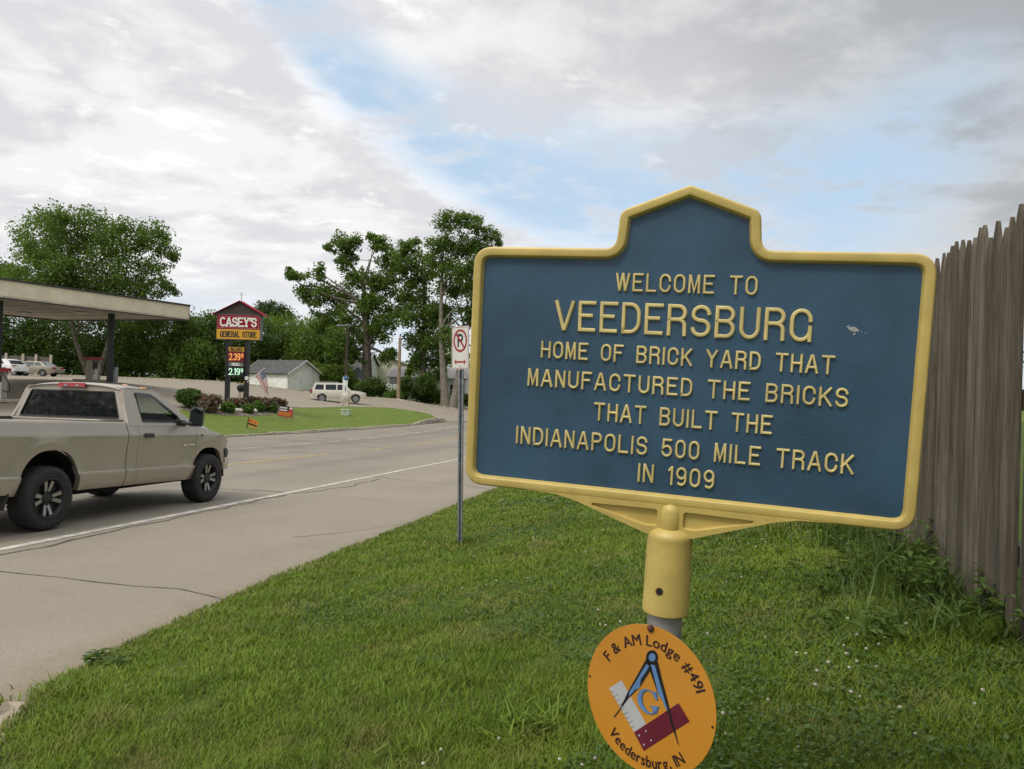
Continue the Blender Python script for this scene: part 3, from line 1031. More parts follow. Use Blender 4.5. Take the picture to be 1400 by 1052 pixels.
def build_disc():
    u = np.array([.76275252, 0, -.64669049]); v = np.array([-.03014822, .99891273, -.03555894]); n = np.array([-.64598737, -.04661924, -.7619232])
    c = np.array([(886.2 - 700) / F, (956.4 - 526) / F, 1.0]) * 1.868
    cw = C0 + CW(c)
    root = T('lodge_disc', 'round orange lodge plaque with compass and square emblem bolted to the grey marker post', 'plaque', cw)
    U, Vd, N = CW(u), CW(v), CW(n)
    f = lambda a, b, k=0.0: U * a - Vd * b + N * k
    R = .16585 * 1.868 / 1.8
    K = 1.868 / 1.8
    def D(zx, zy):
        """disc coordinates from a detail of the photo"""
        px, py = 795 + zx / 4.964, 840 + zy / 4.964
        q = np.array([(px - 700) / F, (py - 526) / F, 1.0]); kk = (c @ n) / (q @ n); d = q * kk - c
        return d @ u, -(d @ v)
    circ = [(R * math.cos(2 * PI * i / 96), R * math.sin(2 * PI * i / 96)) for i in range(96)]
    m = MB().plate(circ, f=lambda a, b, k: f(a, b, -k * .003))
    m.build('disc', M['disc_orange'], root)
    def printed(name, polys, mt, z):
        mm = MB()
        for P in polys:
            mm.plate(P, f=lambda a, b, k: f(a, b, z - k * .0003))
        return mm.build(name, mt, root, smooth=0)
    printed('square_white_arm', [[D(188, 502), D(272, 448), D(440, 745), D(358, 800)]], M['ink_grey'], .0006)
    printed('square_maroon_arm', [[D(357, 802), D(660, 602), D(735, 728), D(424, 928)]], M['ink_maroon'], .0006)
    # rule ticks
    tk = []
    for i in range(9):
        a = np.array(D(188, 502)); b = np.array(D(358, 800)); e = np.array(D(272, 448)) - a; e /= np.linalg.norm(e)
        p = a + (b - a) * (i + 1) / 10; d = (b - a) / np.linalg.norm(b - a); L_ = .013 if i % 2 else .008
        tk.append([tuple(p - d * .0004), tuple(p + e * L_ - d * .0004), tuple(p + e * L_ + d * .0004), tuple(p + d * .0004)])
    printed('rule_ticks', tk, M['ink_black'], .0010)
    rv = []
    for q in [(392, 822), (438, 793), (425, 885), (474, 856)]:
        cx, cy = D(*q); rv.append([(cx + .0022 * math.cos(i), cy + .0022 * math.sin(i)) for i in np.linspace(0, 2 * PI, 9)[:-1]])
    printed('rivet_dots', rv, M['ink_grey'], .0010)
    # compass: black silhouettes, then blue insets
    legL = [(442, 300), (320, 520), (262, 640), (218, 696), (228, 698), (276, 632), (296, 604), (330, 560), (400, 490), (470, 380), (490, 345)]
    legR = [(520, 320), (545, 430), (580, 560), (610, 680), (640, 800), (664, 892), (655, 880), (628, 800), (608, 740), (590, 670), (548, 580), (522, 545), (466, 385), (452, 345)]
    hub = [(480 + 41 * math.cos(a), 293 + 50 * math.sin(a)) for a in np.linspace(0, 2 * PI, 25)[:-1]]
    printed('compass', [[D(*p) for p in legL], [D(*p) for p in legR], [D(*p) for p in hub]], M['ink_black'], .0012)
    inL = [(444, 338), (462, 352), (436, 395), (405, 440), (398, 500), (365, 512), (328, 556), (326, 530), (372, 455)]
    inR = [(472, 340), (500, 346), (520, 420), (552, 530), (574, 610), (590, 652), (574, 640), (548, 575), (526, 548), (514, 500), (492, 410)]
    hb = [(482 + 23 * math.cos(a), 292 + 27 * math.sin(a)) for a in np.linspace(0, 2 * PI, 21)[:-1]]
    printed('compass_inlay', [[D(*p) for p in inL], [D(*p) for p in inR], [D(*p) for p in hb]], M['ink_blue'], .0018)
    # letter G of the emblem
    def Gpoly(dx, dy):
        sk = lambda x, y: (x + (y - 592) * .22, y)
        A = [(452 + 68 * math.cos(math.radians(a)), 592 - 86 * math.sin(math.radians(a))) for a in np.linspace(38, 318, 30)]
        B = [(462 + 50 * math.cos(math.radians(a)), 592 - 76 * math.sin(math.radians(a))) for a in np.linspace(318, 42, 30)]
        A = [sk(*q) for q in A]; B = [sk(*q) for q in B]
        outer = [(494, 526), (502, 522), (516, 580), (506, 582)] + A[1:-1] + [(508, 684), (516, 634), (524, 630), (525, 624), (466, 620), (466, 627), (484, 632), (484, 660)] + B[2:-1]
        return [D(x + dx, y + dy) for x, y in outer]
    printed('emblem_letter_shade', [Gpoly(7, 4)], M['ink_blue_deep'], .0010)
    printed('emblem_letter', [Gpoly(0, 0)], M['ink_blue'], .0016)
    # curved writing
    def arc_text(s, rb, size, a0, a1, top):
        mm = MB(); cshift = np.array([.002, -.0085 if top else -.0125])
        shapes = [font_shape(ch, size, 0.0) if ch != ' ' else (None, None) for ch in s]
        ws = [(V[:, 0].max() - V[:, 0].min()) if V is not None and len(V) else size * .22 for V, _ in shapes]
        gap = size * .10
        tot = sum(ws) + gap * (len(s) - 1)
        pos = 0
        for (V, Fc), w in zip(shapes, ws):
            mid = (pos + w / 2) / tot
            th = math.radians(a0 + (a1 - a0) * mid)
            if V is not None and len(V):
                kx = abs(math.radians(a1 - a0)) * (rb + (size * .35 if top else -size * .35)) / tot
                x = (V[:, 0] - (V[:, 0].max() + V[:, 0].min()) / 2) * min(1.0, kx)
                y = V[:, 1]
                if top:
                    e1 = np.array([math.cos(th), -math.sin(th)]); e2 = np.array([math.sin(th), math.cos(th)])
                    ctr = e2 * rb
                else:
                    e2 = np.array([-math.sin(th), math.cos(th)]); e1 = np.array([math.cos(th), math.sin(th)])
                    ctr = -e2 * rb
                Q = cshift[None] + ctr[None] + x[:, None] * e1[None] + y[:, None] * e2[None]
                for i_, (dx_, dy_) in enumerate(((-1, -.6), (1, -.6), (-1, .6), (1, .6))):      # heavier weight: shifted layers of ink
                    mm.add([f(q[0], q[1], .0007 + .00012 * i_) for q in Q + (e1 * dx_ + e2 * dy_)[None] * size * .020], Fc)
            pos += w + gap
        mm.build('curved_writing', M['disc_black'], root, smooth=0, fix=False)
    arc_text('F & AM Lodge #491', .1275 * K, .0345 * K, -57, 66, True)
    arc_text('Veedersburg, IN', .1370 * K, .0345 * K, -50, 44, False)
    b = D(472, 95); m = MB().lathe([(.0085, 0), (.0085, .004), (.006, .006), (0, .0065)], 14, (f(b[0], b[1], .0), U, -Vd, N))
    m.build('bolt', M['rust'], root)
    for q in [(58, 420), (890, 766)]:
        b = D(*q); m = MB().lathe([(.0030, .0003), (.0030, .0009), (0, .0009)], 10, (f(b[0], b[1], 0), U, -Vd, N))
        m.build('mounting_hole', M['ink_black'], root)


build_disc()

# ------------------------------------------------------------------ no-parking sign on a steel channel post
M['sign_white'] = mat('sign_white', (.66, .64, .60), .45, var=.03, scale=4)
M['sign_red'] = mat('sign_red', (.32, .022, .020), .45, var=.06)
M['sign_back'] = mat('sign_aluminium', (.40, .41, .42), .45, metal=.8)


def build_no_parking():
    base = G(630.5, 746)
    Z = base[1]
    root = T('no_parking_sign', 'small white no parking sign with red arrow on thin grey channel post at road edge', 'road sign', base)
    # channel section
    top = W(632, 452, Z - .02) - base
    sec = [(-.034, .018), (-.034, .014), (-.018, .014), (-.014, -.016), (.014, -.016), (.018, .014), (.034, .014), (.034, .018), (.014, .018), (.010, -.012), (-.010, -.012), (-.014, .018)]
    ang = math.radians(-38)
    ca, sa = math.cos(ang), math.sin(ang)
    R2 = lambda x, y: (x * ca - y * sa, x * sa + y * ca)
    V = []
    for z0, o in ((-.3, (0, 0)), (top[2] - .0, (top[0], top[1]))):
        for x, y in sec:
            q = R2(x * 1.0, -y); V.append((q[0] + o[0], q[1] + o[1], z0))
    k = len(sec)
    m = MB().add(V, [(i, (i + 1) % k, k + (i + 1) % k, k + i) for i in range(k)] + [tuple(range(k)), tuple(range(k, 2 * k))])
    m.build('post', M['steel'], root, smooth=20)
    # plate
    w, h = .305, .457
    tilt = (top[0] / top[2])
    c = np.array([top[0] * .955, top[1] * .955 - .0, 0]); zc = (W(632, 476, Z) - base)[2]
    # face turned toward the road
    ex = np.array([math.cos(math.radians(-50)), math.sin(math.radians(-50)), 0])
    nrm = np.array([math.sin(math.radians(-50)), -math.cos(math.radians(-50)), 0])
    ez = np.array([tilt, 0, 1.0])
    nn = nrm
    org = np.array([c[0], c[1], zc]) + nn * .024
    f = lambda a, b, k: org + ex * a + ez * b + nn * k
    rr = smooth_poly([(-w / 2, -h / 2, .025), (w / 2, -h / 2, .025), (w / 2, h / 2, .025), (-w / 2, h / 2, .025)], 5)
    MB().plate(rr, f=lambda a, b, k: f(a, b, -k * .003), mi=0).build('plate', M['sign_white'], root)
    MB().plate(rr, f=lambda a, b, k: f(a, b, -.0035 - k * .001)).build('plate_back', M['sign_back'], root)
    ring_o = [(.122 * math.cos(a), .075 + .122 * math.sin(a)) for a in np.linspace(0, 2 * PI, 49)[:-1]]
    ring_i = [(.098 * math.cos(a), .075 + .098 * math.sin(a)) for a in np.linspace(0, 2 * PI, 49)[:-1]]
    m = MB().plate(ring_o, [ring_i], f=lambda a, b, k: f(a, b, .0016 - k * .0006))
    sl = [(-.076, .135), (-.060, .151), (.076, .015), (.060, -.001)]
    m.plate(sl, f=lambda a, b, k: f(a, b, .0018 - k * .0006))
    m.build('red_circle', M['sign_red'], root, smooth=0)
    m = MB()
    arrow = [(-.105, -.150), (-.07, -.122), (-.07, -.141), (.07, -.141), (.07, -.122), (.105, -.150), (.07, -.178), (.07, -.159), (-.07, -.159), (-.07, -.178)]
    m.plate(arrow, f=lambda a, b, k: f(a, b, .0014 - k * .0006))
    bo = offset_poly(rr, .008); bi = offset_poly(rr, .013)
    m.plate(bo, [bi], f=lambda a, b, k: f(a, b, .0010 - k * .0006))
    m.build('red_arrow', M['sign_red'], root, smooth=0)
    m = MB()
    stroke_text(m, 'P', -.048, .052, .005, .142, .026, .0006, lambda a, b, k: f(a, b, .0004 + k), flat=True)
    m.build('black_letter', M['ink_black'], root, smooth=0)
    for zz in (.19, -.195):
        MB().lathe([(.007, 0), (.007, .003), (0, .005)], 8, (f(0, zz, .001), ex, ez, nn)).build('bolt', M['steel'], root)


build_no_parking()

# ------------------------------------------------------------------ stockade fence

def wood_mat():
    m = bpy.data.materials.new('weathered_wood'); m.use_nodes = True
    t = NT(m.node_tree); out = t.n('ShaderNodeOutputMaterial'); p = t.n('ShaderNodeBsdfPrincipled')
    t.t.links.new(p.outputs[0], out.inputs[0])
    tc = t.n('ShaderNodeTexCoord'); mp = t.n('ShaderNodeMapping'); t.put(mp.inputs[0], tc.outputs['Object']); mp.inputs['Scale'].default_value = (14, 14, .55)
    at_ = t.n('ShaderNodeAttribute'); at_.attribute_name = 'shade'
    g = t.noise(mp.outputs[0], 2.2, 6, .65, .3)
    g2 = t.noise(mp.outputs[0], 7, 5, .7)
    b = t.noise(tc.outputs['Object'], 1.3, 5, .6)
    c = t.mix(t.rng(g, .3, .7), (.078, .065, .048), (.215, .184, .140))
    c = t.mix(t.rng(g2, .48, .66, 0, .70), c, (.045, .036, .027))
    c = t.mix(t.rng(b, .55, .75, 0, .55), c, (.23, .21, .18))
    c = t.mix(t.rng(at_.outputs['Fac'], 0, 1, 0, .62, False), c, (.048, .040, .030))
    t.put(p.inputs['Base Color'], c); p.inputs['Roughness'].default_value = .9; p.inputs['Specular IOR Level'].default_value = .2
    t.put(p.inputs['Normal'], t.bump(t.math('ADD', g, g2), .9, .006))
    return m


M['wood'] = wood_mat()


def build_fence():
    a = W(1397, 288, 3.46)[:2]; b = W(1280, 350, 4.74)[:2]
    d = (b - a) / np.linalg.norm(b - a); nrm = np.array([-d[1], d[0]])       # towards the verge
    root = T('stockade_fence', 'weathered grey brown stockade fence with pointed pickets along the right of the verge', 'fence', drop([a[0], a[1]]))
    o = drop([a[0], a[1]])
    m = MB(); shade = []
    r = random.Random(11)
    top0 = 2.55
    L = 11.5
    x = -.062
    while x < L:
        w = r.uniform(.082, .098)
        gapw = r.uniform(.001, .006)
        p = a + d * (x + w / 2)
        zb = float(hgt(p[0], p[1])) - .08
        zt = top0 + r.uniform(-.022, .022) - (0.0 if r.random() > .12 else .05)
        lean = r.uniform(-.008, .008)
        tipw = r.uniform(.22, .38)
        tiph = r.uniform(.11, .17)
        zs = [(zb, 1), (zb + .6, 1), (zb + 1.2, 1), (zt - tiph, 1), (zt - tiph * .45, .72), (zt - tiph * .12, tipw + .06), (zt, tipw * .5)]
        sec = [(-.5, 0), (-.46, .6), (-.25, .95), (0, 1.08), (.25, .95), (.46, .6), (.5, 0)]
        V = []
        dep = r.uniform(.018, .028); push = r.uniform(-.005, .005)
        for z, kw in zs:
            q = (z - zb) / (zt - zb)
            for sx, sy in sec:
                pt = p + d * (sx * w * kw + lean * q) + nrm * (sy * dep * (.55 + .45 * kw) + push)
                V.append((pt[0] - o[0], pt[1] - o[1], z - o[2]))
        n = len(sec); k = len(zs)
        m.add(V, [(i * n + j, (i + 1) * n + j, (i + 1) * n + j + 1, i * n + j + 1) for i in range(k - 1) for j in range(n - 1)] + [(i * n, (i + 1) * n, (i + 1) * n + n - 1, i * n + n - 1) for i in range(k - 1)] + [tuple(range((k - 1) * n, k * n))])
        shade += [r.random() ** 1.5] * (n * k)
        x += w + gapw
    # pickets on past the gap, nearer the viewer
    x = -.125
    while x > -3.2:
        w = r.uniform(.082, .098); p = a + d * (x - w / 2); zb = float(hgt(p[0], p[1])) - .08; zt = top0 + r.uniform(-.02, .02)
        V = []
        sec = [(-.5, 0), (-.3, .9), (0, 1.08), (.3, .9), (.5, 0)]; zs = [(zb, 1), (zt - .14, 1), (zt - .06, .7), (zt, .2)]
        for z, kw in zs:
            for sx, sy in sec:
                pt = p + d * (sx * w * kw) + nrm * (sy * .02); V.append((pt[0] - o[0], pt[1] - o[1], z - o[2]))
        n = 5; k = 4
        m.add(V, [(i * n + j, (i + 1) * n + j, (i + 1) * n + j + 1, i * n + j + 1) for i in range(k - 1) for j in range(n - 1)] + [tuple(range((k - 1) * n, k * n))])
        shade += [r.random()] * (n * k); x -= w + .004
    ob = m.build('pickets', M['wood'], root, smooth=60, fix=False)
    at_ = ob.data.attributes.new('shade', 'FLOAT', 'POINT'); at_.data.foreach_set('value', shade)
    m = MB()
    for zz in (2.28, 1.72, 1.05):
        p0, p1 = a - d * 3.2 - nrm * .028, a + d * L - nrm * .028
        c = (p0 + p1) / 2; Lr = np.linalg.norm(p1 - p0)
        z0 = zz; rot = np.array([[d[0], -d[1], 0], [d[1], d[0], 0], [0, 0, 1]])
        m.box((c[0] - o[0], c[1] - o[1], z0 - o[2]), (Lr, .045, .09), rot)
    m.build('rails', M['wood'], root)
    for q in (-2.6, -.3, 2.1, 4.5, 6.9, 9.3, 11.4):
        p = a + d * q - nrm * .10
        MB().box((p[0] - o[0], p[1] - o[1], .80), (.09, .09, 1.95)).build('post', M['wood'], root)
    return a, d, nrm


fence_a, fence_d, fence_n = build_fence()

# ------------------------------------------------------------------ pickup truck
M['truck'] = mat('truck_paint', (.42, .375, .31), .36, metal=.5, var=.015, scale=1.2, coat=.3)
M['dark_glass'] = mat('dark_glass', (.008, .009, .010), .03, var=.02, spec=.55)
M['side_glass'] = glass('side_glass', (.86, .92, .90), .84)
M['lamp_red'] = mat('lamp_red', (.30, .010, .018), .18, var=.1, scale=30, coat=.5)
M['lamp_amber'] = mat('lamp_amber', (.62, .20, .015), .25, var=.1, scale=30, coat=.5)
M['lamp_clear'] = mat('lamp_clear', (.62, .64, .66), .12, metal=.5, var=.1, scale=30)
M['machined'] = mat('machined_alloy', (.38, .37, .34), .32, metal=.8, var=.05, scale=30)
M['interior'] = mat('cab_interior', (.035, .036, .042), .8, var=.1)
M['bed'] = mat('bed_liner', (.10, .09, .075), .7, var=.15)
M['mirror'] = mat('mirror_glass', (.75, .78, .8), .02, metal=1, var=.01)
M['underbody'] = mat('underbody', (.010, .010, .010), .9, var=.2)


def sgn_pow(c, p): return math.copysign(abs(c) ** p, c)


def add_wheel(parent, name, x, y, r, w, side, kind='truck'):
    """wheel part with tyre and rim as sub-parts; side = -1 faces -Y"""
    wh = bpy.data.objects.new(name, None); COL.objects.link(wh); wh.parent = parent; wh.location = (x, y, r); wh.empty_display_size = .1
    ex, ey, ez = np.array([1., 0, 0]), np.array([0, 0, 1.]), np.array([0, float(side), 0])
    h = w / 2
    rim = r * (.62 if kind == 'truck' else .64)
    m = MB()
    prof = [(rim, -h * .7), (rim * 1.04, -h * .9), (r * .80, -h), (r * .93, -h * .93), (r * .985, -h * .75), (r, -h * .45), (r, 0), (r, h * .45), (r * .985, h * .75), (r * .93, h * .93), (r * .80, h), (rim * 1.04, h * .90), (rim, h * .7)]
    m.lathe(prof, 64, (np.zeros(3), ex, ey, ez))
    if kind == 'truck':
        for j in range(44):     # tread lugs over the shoulder
            a = 2 * PI * (j + .5) / 44
            for sg in (-1, 1):
                er = math.cos(a) * ex + math.sin(a) * ey; et = -math.sin(a) * ex + math.cos(a) * ey
                c = er * (r * .972) + ez * (sg * h * .74)
                m.box(c, (.010, .034, h * .26), np.stack([er, et, ez], 1))
    m.build('tyre', M['rubber'], wh, smooth=40)
    m = MB()
    if kind == 'truck':
        m.lathe([(rim, h * .55), (rim * 1.035, h * .93), (rim * .97, h * .95), (rim * .90, h * .80), (rim * .86, h * .45), (rim * .30, h * .40), (rim * .26, h * .62), (rim * .20, h * .70), (0, h * .72)], 48, (np.zeros(3), ex, ey, ez), mi=0)
        for j in range(8):
            a = 2 * PI * j / 8 + (.13 if j % 2 else -.13) + .39
            er = math.cos(a) * ex + math.sin(a) * ey; et = -math.sin(a) * ex + math.cos(a) * ey
            def pt(rr, tt, zz): return er * rr + et * tt + ez * zz
            for lo, hi, wd, z0, z1, mi in ((rim * .24, rim * .92, .030, h * .60, h * .80, 0), (rim * .36, rim * .86, .019, h * .655, h * .815, 1)):
                V = [pt(lo, -wd, z0), pt(lo, wd, z0), pt(hi, wd * 1.25, z1), pt(hi, -wd * 1.25, z1), pt(lo, -wd * 1.2, z0 - .04), pt(lo, wd * 1.2, z0 - .04), pt(hi, wd * 1.5, z1 - .05), pt(hi, -wd * 1.5, z1 - .05)]
                m.add(V, [(0, 1, 2, 3), (0, 4, 5, 1), (1, 5, 6, 2), (2, 6, 7, 3), (3, 7, 4, 0)], mi)
        m.build('rim', [M['black'], M['machined']], wh, smooth=30)
    else:
        m.lathe([(rim, h * .55), (rim * 1.03, h * .92), (rim * .95, h * .9), (rim * .86, h * .55), (rim * .3, h * .62), (0, h * .72)], 32, (np.zeros(3), ex, ey, ez), mi=0)
        for j in range(6):
            a = 2 * PI * j / 6
            er = math.cos(a) * ex + math.sin(a) * ey; et = -math.sin(a) * ex + math.cos(a) * ey
            m.box(er * rim * .55 + ez * h * .74, (rim * .75, rim * .22, .03), np.stack([er, et, ez], 1), 1)
        m.build('rim', [M['black'] if kind == 'dark' else M['steel'], M['machined']], wh, smooth=30)
    return wh


def build_truck():
    dh = np.array([DR[0], DR[1]]); lh = np.array([-DR[1], DR[0]])
    pr = W(66.5, 729.5, 10.25); pf = W(280.5, 690, 13.65)
    h2 = (pf - pr)[:2]; h2 /= np.linalg.norm(h2)
    l2 = np.array([-h2[1], h2[0]])
    o2 = pr[:2] + l2 * 1.02 * 1.1
    z0 = float(hgt(*pr[:2])); z1 = float(hgt(*(pr[:2] + h2 * 3.57)))
    root = T('pickup_truck', 'tan regular cab pickup truck with black wheels driving away in the near lane', 'pickup truck', (o2[0], o2[1], z0), math.atan2(h2[1], h2[0]))
    root.rotation_euler = (0, -math.atan2(z1 - z0, 3.57), math.atan2(h2[1], h2[0]))
    root.scale = (1, 1.1, 1)
    RK = .0165
    zk = [.40, .47, .53, .60, .655, .692, .702, .710, .722, .80, .95, 1.08, 1.16, 1.20, 1.225, 1.25, 1.29, 1.34, 1.385, 1.405, 1.42]
    yk = [.900, .930, .955, .972, .984, .990, .988, .970, .962, .960, .970, .984, .993, .998, .998, .990, .975, .960, .948, .938, .922]
    zi = np.linspace(.40, 1.42, 300)
    def yprof(z, x=0):
        y = float(np.interp(z, zk, yk))
        for ac in (0, 3.57):        # wheel-arch flare
            q = math.hypot((x - ac) / .60, (z - .45) / .66)
            y += .030 * max(0, 1 - abs(q - .98) / .30) ** 1.5
        if x > 3.80: y -= .13 * ((x - 3.80) / .58) ** 2.4
        if x < -.95: y -= .05 * ((-.95 - x) / .27) ** 2
        return y
    def arch(x, c, a, top):
        u = abs(x - c) / a
        return None if u >= 1 else .42 + (top - .42) * (1 - u ** 2.6) ** (1 / 2.2)
    rows = [.40, .47, .53, .60, .655, .692, .702, .710, .722, .80, .88, .95, 1.02, 1.08, 1.13, 1.16, 1.20, 1.225, 1.25, 1.29, 1.34, 1.385, 1.405, 1.42]
    def side(name, x0, x1, zt, zb, parent=root, arches=(), both=True, mats=M['truck'], sides=(-1, 1)):
        xs = set(np.linspace(x0, x1, max(6, int((x1 - x0) / .07))).tolist())
        for c, a, tp in arches:
            for q in np.linspace(-1, 1, 31):
                xx = c + a * math.sin(q * PI / 2)
                if x0 < xx < x1: xs.add(xx)
        xs = sorted(xs)
        m = MB()
        for sg in sides:
            V = []
            for x in xs:
                lo = zb(x)
                for c, a, tp in arches:
                    q = arch(x, c, a, tp)
                    if q is not None: lo = max(lo, q)
                hi = zt(x)
                zz = [min(max(z, lo), hi) for z in rows]
                V.append([(x, sg * yprof(lo, x) * .93, lo - RK * x + .012)] + [(x, sg * yprof(z, x), z - RK * x) for z in zz] + [(x, sg * (yprof(hi, x) - .05), hi - RK * x + .004)])
            nu, nv = len(xs), len(rows) + 2
            Vf = np.array(V).reshape(-1, 3)
            m.add(Vf, [(i * nv + j, (i + 1) * nv + j, (i + 1) * nv + j + 1, i * nv + j + 1) for i in range(nu - 1) for j in range(nv - 1)])
            # close the ends a little way in so gaps read dark
            for i in (0, nu - 1):
                E = [np.array(p) for p in V[i][1:-1]]
                In = [p * np.array([1, .965, 1]) for p in E]
                n = len(E)
                m.add(E + In, [(k, k + 1, n + k + 1, n + k) for k in range(n - 1)])
        return m.build(name, mats, parent, smooth=28)
    ra, fa = (0.03, .52, 1.035), (3.59, .475, 1.00)
    sill = lambda x: .475
    door_of = {}
    for sg in (-1, 1):
        side('bed_side', -1.22, 1.472, lambda x: 1.42, lambda x: .475 if x > -.6 else .50, arches=[ra], sides=(sg,))
        side('cab_corner', 1.490, 1.715, lambda x: 1.42, sill, sides=(sg,))
        door_of[sg] = side('door', 1.722, 3.17, lambda x: 1.40, sill, arches=[(3.59, .44, .985)], sides=(sg,))
    ftop = lambda x: float(np.interp(x, [3.1, 3.3, 3.6, 3.9, 4.15, 4.38], [1.40, 1.365, 1.30, 1.235, 1.175, 1.10]))
    for sg in (-1, 1): side('front_fender', 3.178, 4.38, ftop, lambda x: .60 if x > 4.0 else .475, arches=[fa], sides=(sg,))
    # inner shell: floor pan, dark wheel houses, bulkheads
    m = MB()
    m.box((1.6, 0, .56), (5.5, 1.55, .16)); m.box((2.3, 0, .80), (1.4, 1.80, .55))
    m.box((2.0, 0, .44), (2.9, 1.3, .16)); m.tube([(-1.0, -.35, .42), (1.2, -.4, .40), (2.4, -.35, .42)], .045, 8)
    m.tube([(0, -.95, .42), (0, .95, .42)], .06, 8); m.lathe([(0, -.17), (.13, -.13), (.17, 0), (.13, .13), (0, .17)], 16, (np.array([0, 0, .42]), np.array([1., 0, 0]), np.array([0, 1., 0]), np.array([0, 0, 1.])))
    m.tube([(3.57, -.95, .42), (3.57, .95, .42)], .055, 8)
    for c in (.03, 3.59):
        for sg in (-1, 1):
            V = []
            for i in range(17):
                a = PI * i / 16
                for yy in (.55, .945): V.append((c + .545 * math.cos(a), sg * yy, .46 + .585 * math.sin(a) - RK * c))
            m.add(V, [(2 * i, 2 * i + 1, 2 * i + 3, 2 * i + 2) for i in range(16)])
            m.quad((c - .55, sg * .55, .42), (c + .55, sg * .55, .42), (c + .55, sg * .55, 1.02), (c - .55, sg * .55, 1.02))
    m.build('chassis', M['underbody'], root)
    # mud flap seen behind the rear wheel
    MB().box((-.62, -.86, .50), (.03, .22, .36), np.array(Matrix.Rotation(.35, 3, 'Y'))).build('mud_flap', M['rubber'], root)
    # bed interior
    m = MB()
    m.box((.12, 0, .88), (2.63, 1.08, .04))
    for sg in (-1, 1): m.box((.12, sg * .68, 1.07), (2.63, .28, .03))
    for sg in (-1, 1):
        m.box((.12, sg * .83, 1.235), (2.64, .05, .34)); m.box((.12, sg * .875, 1.405), (2.66, .10, .02))
    m.build('bed_liner', M['bed'], root)
    MB().box((1.445, 0, 1.13), (.05, 1.75, .56), None).build('bed_front_panel', M['truck'], root, bevel=.01)
    # tailgate and rear lights
    m = MB().box((-1.21, 0, 1.09), (.06, 1.55, .68))
    tg = m.build('tailgate', M['truck'], root, bevel=.02)
    MB().box((-1.247, 0, 1.22), (.02, .22, .07)).build('handle', M['black_plastic'], tg, bevel=.006)
    for sg in (-1, 1):
        MB().box((-1.215, sg * .86, 1.10), (.09, .15, .62)).build('tail_light', M['lamp_red'], root, bevel=.02)
    m = MB().box((-1.36, 0, .66), (.16, 1.85, .20)); m.build('rear_bumper', M['chrome'], root, bevel=.03)
    # cab shell above the belt
    zb, zt = 1.40, 1.90
    def cabp(x, sg, z):            # tumblehome on the cab sides
        q = (z - zb) / (zt - zb)
        y = .945 - .175 * q - .03 * q * q
        return (x + .05 * q if x < 1.70 else x, sg * y, z - RK * x)
    win = smooth_poly([(1.845, 1.415, .03), (2.88, 1.415, .03), (2.79, 1.50, .06), (2.26, 1.858, .10), (1.885, 1.868, .05)], 6)
    for sg in (-1, 1):
        out = [(1.51, 1.36), (3.22, 1.36), (3.16, 1.42), (2.46, 1.895), (2.34, 1.925), (1.605, 1.925), (1.575, 1.90), (1.525, 1.42)]
        m = MB().plate(out, [win], f=lambda a, b, k, sg=sg: tuple(np.array(cabp(a, sg, b)) - np.array([0, sg * .045 * k, 0])))
        m.build('cab_side_frame', M['truck'], root, smooth=30)
        wi = offset_poly(win, .012)
        m = MB().plate(win, [offset_poly(win, .026)], f=lambda a, b, k, sg=sg: tuple(np.array(cabp(a, sg, b)) + np.array([0, sg * (.004 - .02 * k), 0])))
        m.build('window_seal', M['black_plastic'], root, smooth=0)
        m = MB().plate(offset_poly(win, -.004), f=lambda a, b, k, sg=sg: tuple(np.array(cabp(a, sg, b)) - np.array([0, sg * (.018 + .006 * k), 0])))
        m.build('side_window', M['side_glass'], root, smooth=0)
        # rain deflector over the window opening
        P = [(1.875, 1.862), (2.26, 1.858), (2.37, 1.80), (2.79, 1.525)]
        Pin = [(1.895, 1.80), (2.22, 1.80), (2.32, 1.745), (2.75, 1.50)]
        V = [tuple(np.array(cabp(a, sg, b)) + np.array([0, sg * .010, 0])) for a, b in P] + [tuple(np.array(cabp(a, sg, b)) + np.array([0, sg * .032, 0])) for a, b in Pin]
        MB().add(V, [(i, i + 1, 5 + i, 4 + i) for i in range(3)]).build('window_visor', M['black_plastic'], root, smooth=60)
    # rear cab wall with its wide tinted window
    def rear(a, b, k):
        q = (b - zb) / (zt - zb)
        return (1.510 + .085 * q + .035 * k + .03 * (abs(a) / .9) ** 4, a, b - RK * 1.63)
    ow = [(-.935, 1.36), (.935, 1.36), (.93, 1.42), (.775, 1.87), (.73, 1.925), (.35, 1.955), (-.35, 1.955), (-.73, 1.925), (-.775, 1.87), (-.93, 1.42)]
    rw = smooth_poly([(-.80, 1.455, .03), (.80, 1.455, .03), (.665, 1.865, .05), (-.665, 1.865, .05)], 5)
    MB().plate(ow, [rw], f=rear).build('cab_rear_frame', M['truck'], root, smooth=30)
    MB().plate(offset_poly(rw, -.01), f=lambda a, b, k: tuple(np.array(rear(a, b, 0)) + np.array([.014 + .01 * k, 0, 0]))).build('rear_window', M['dark_glass'], root, smooth=0)
    MB().plate(rw, [offset_poly(rw, .016)], f=lambda a, b, k: tuple(np.array(rear(a, b, 0)) + np.array([-.003 + .01 * k, 0, 0]))).build('rear_window_seal', M['black_plastic'], root, smooth=0)
    # roof
    def roof(i, j):
        x = 1.580 + (2.50 - 1.580) * i; y = -.735 + 1.47 * j
        e = abs(y) / .735
        z = 1.995 - .065 * e ** 3 - .055 * max(0, (i - .55) / .45) ** 2 - .035 * max(0, (.2 - i) / .2) ** 2
        return (x - .05 * e ** 2 * max(0, (i - .5) * 2), y, z - RK * x)
    MB().grid(roof, 16, 20).build('roof', M['truck'], root, smooth=60)
    # windscreen
    m = MB()
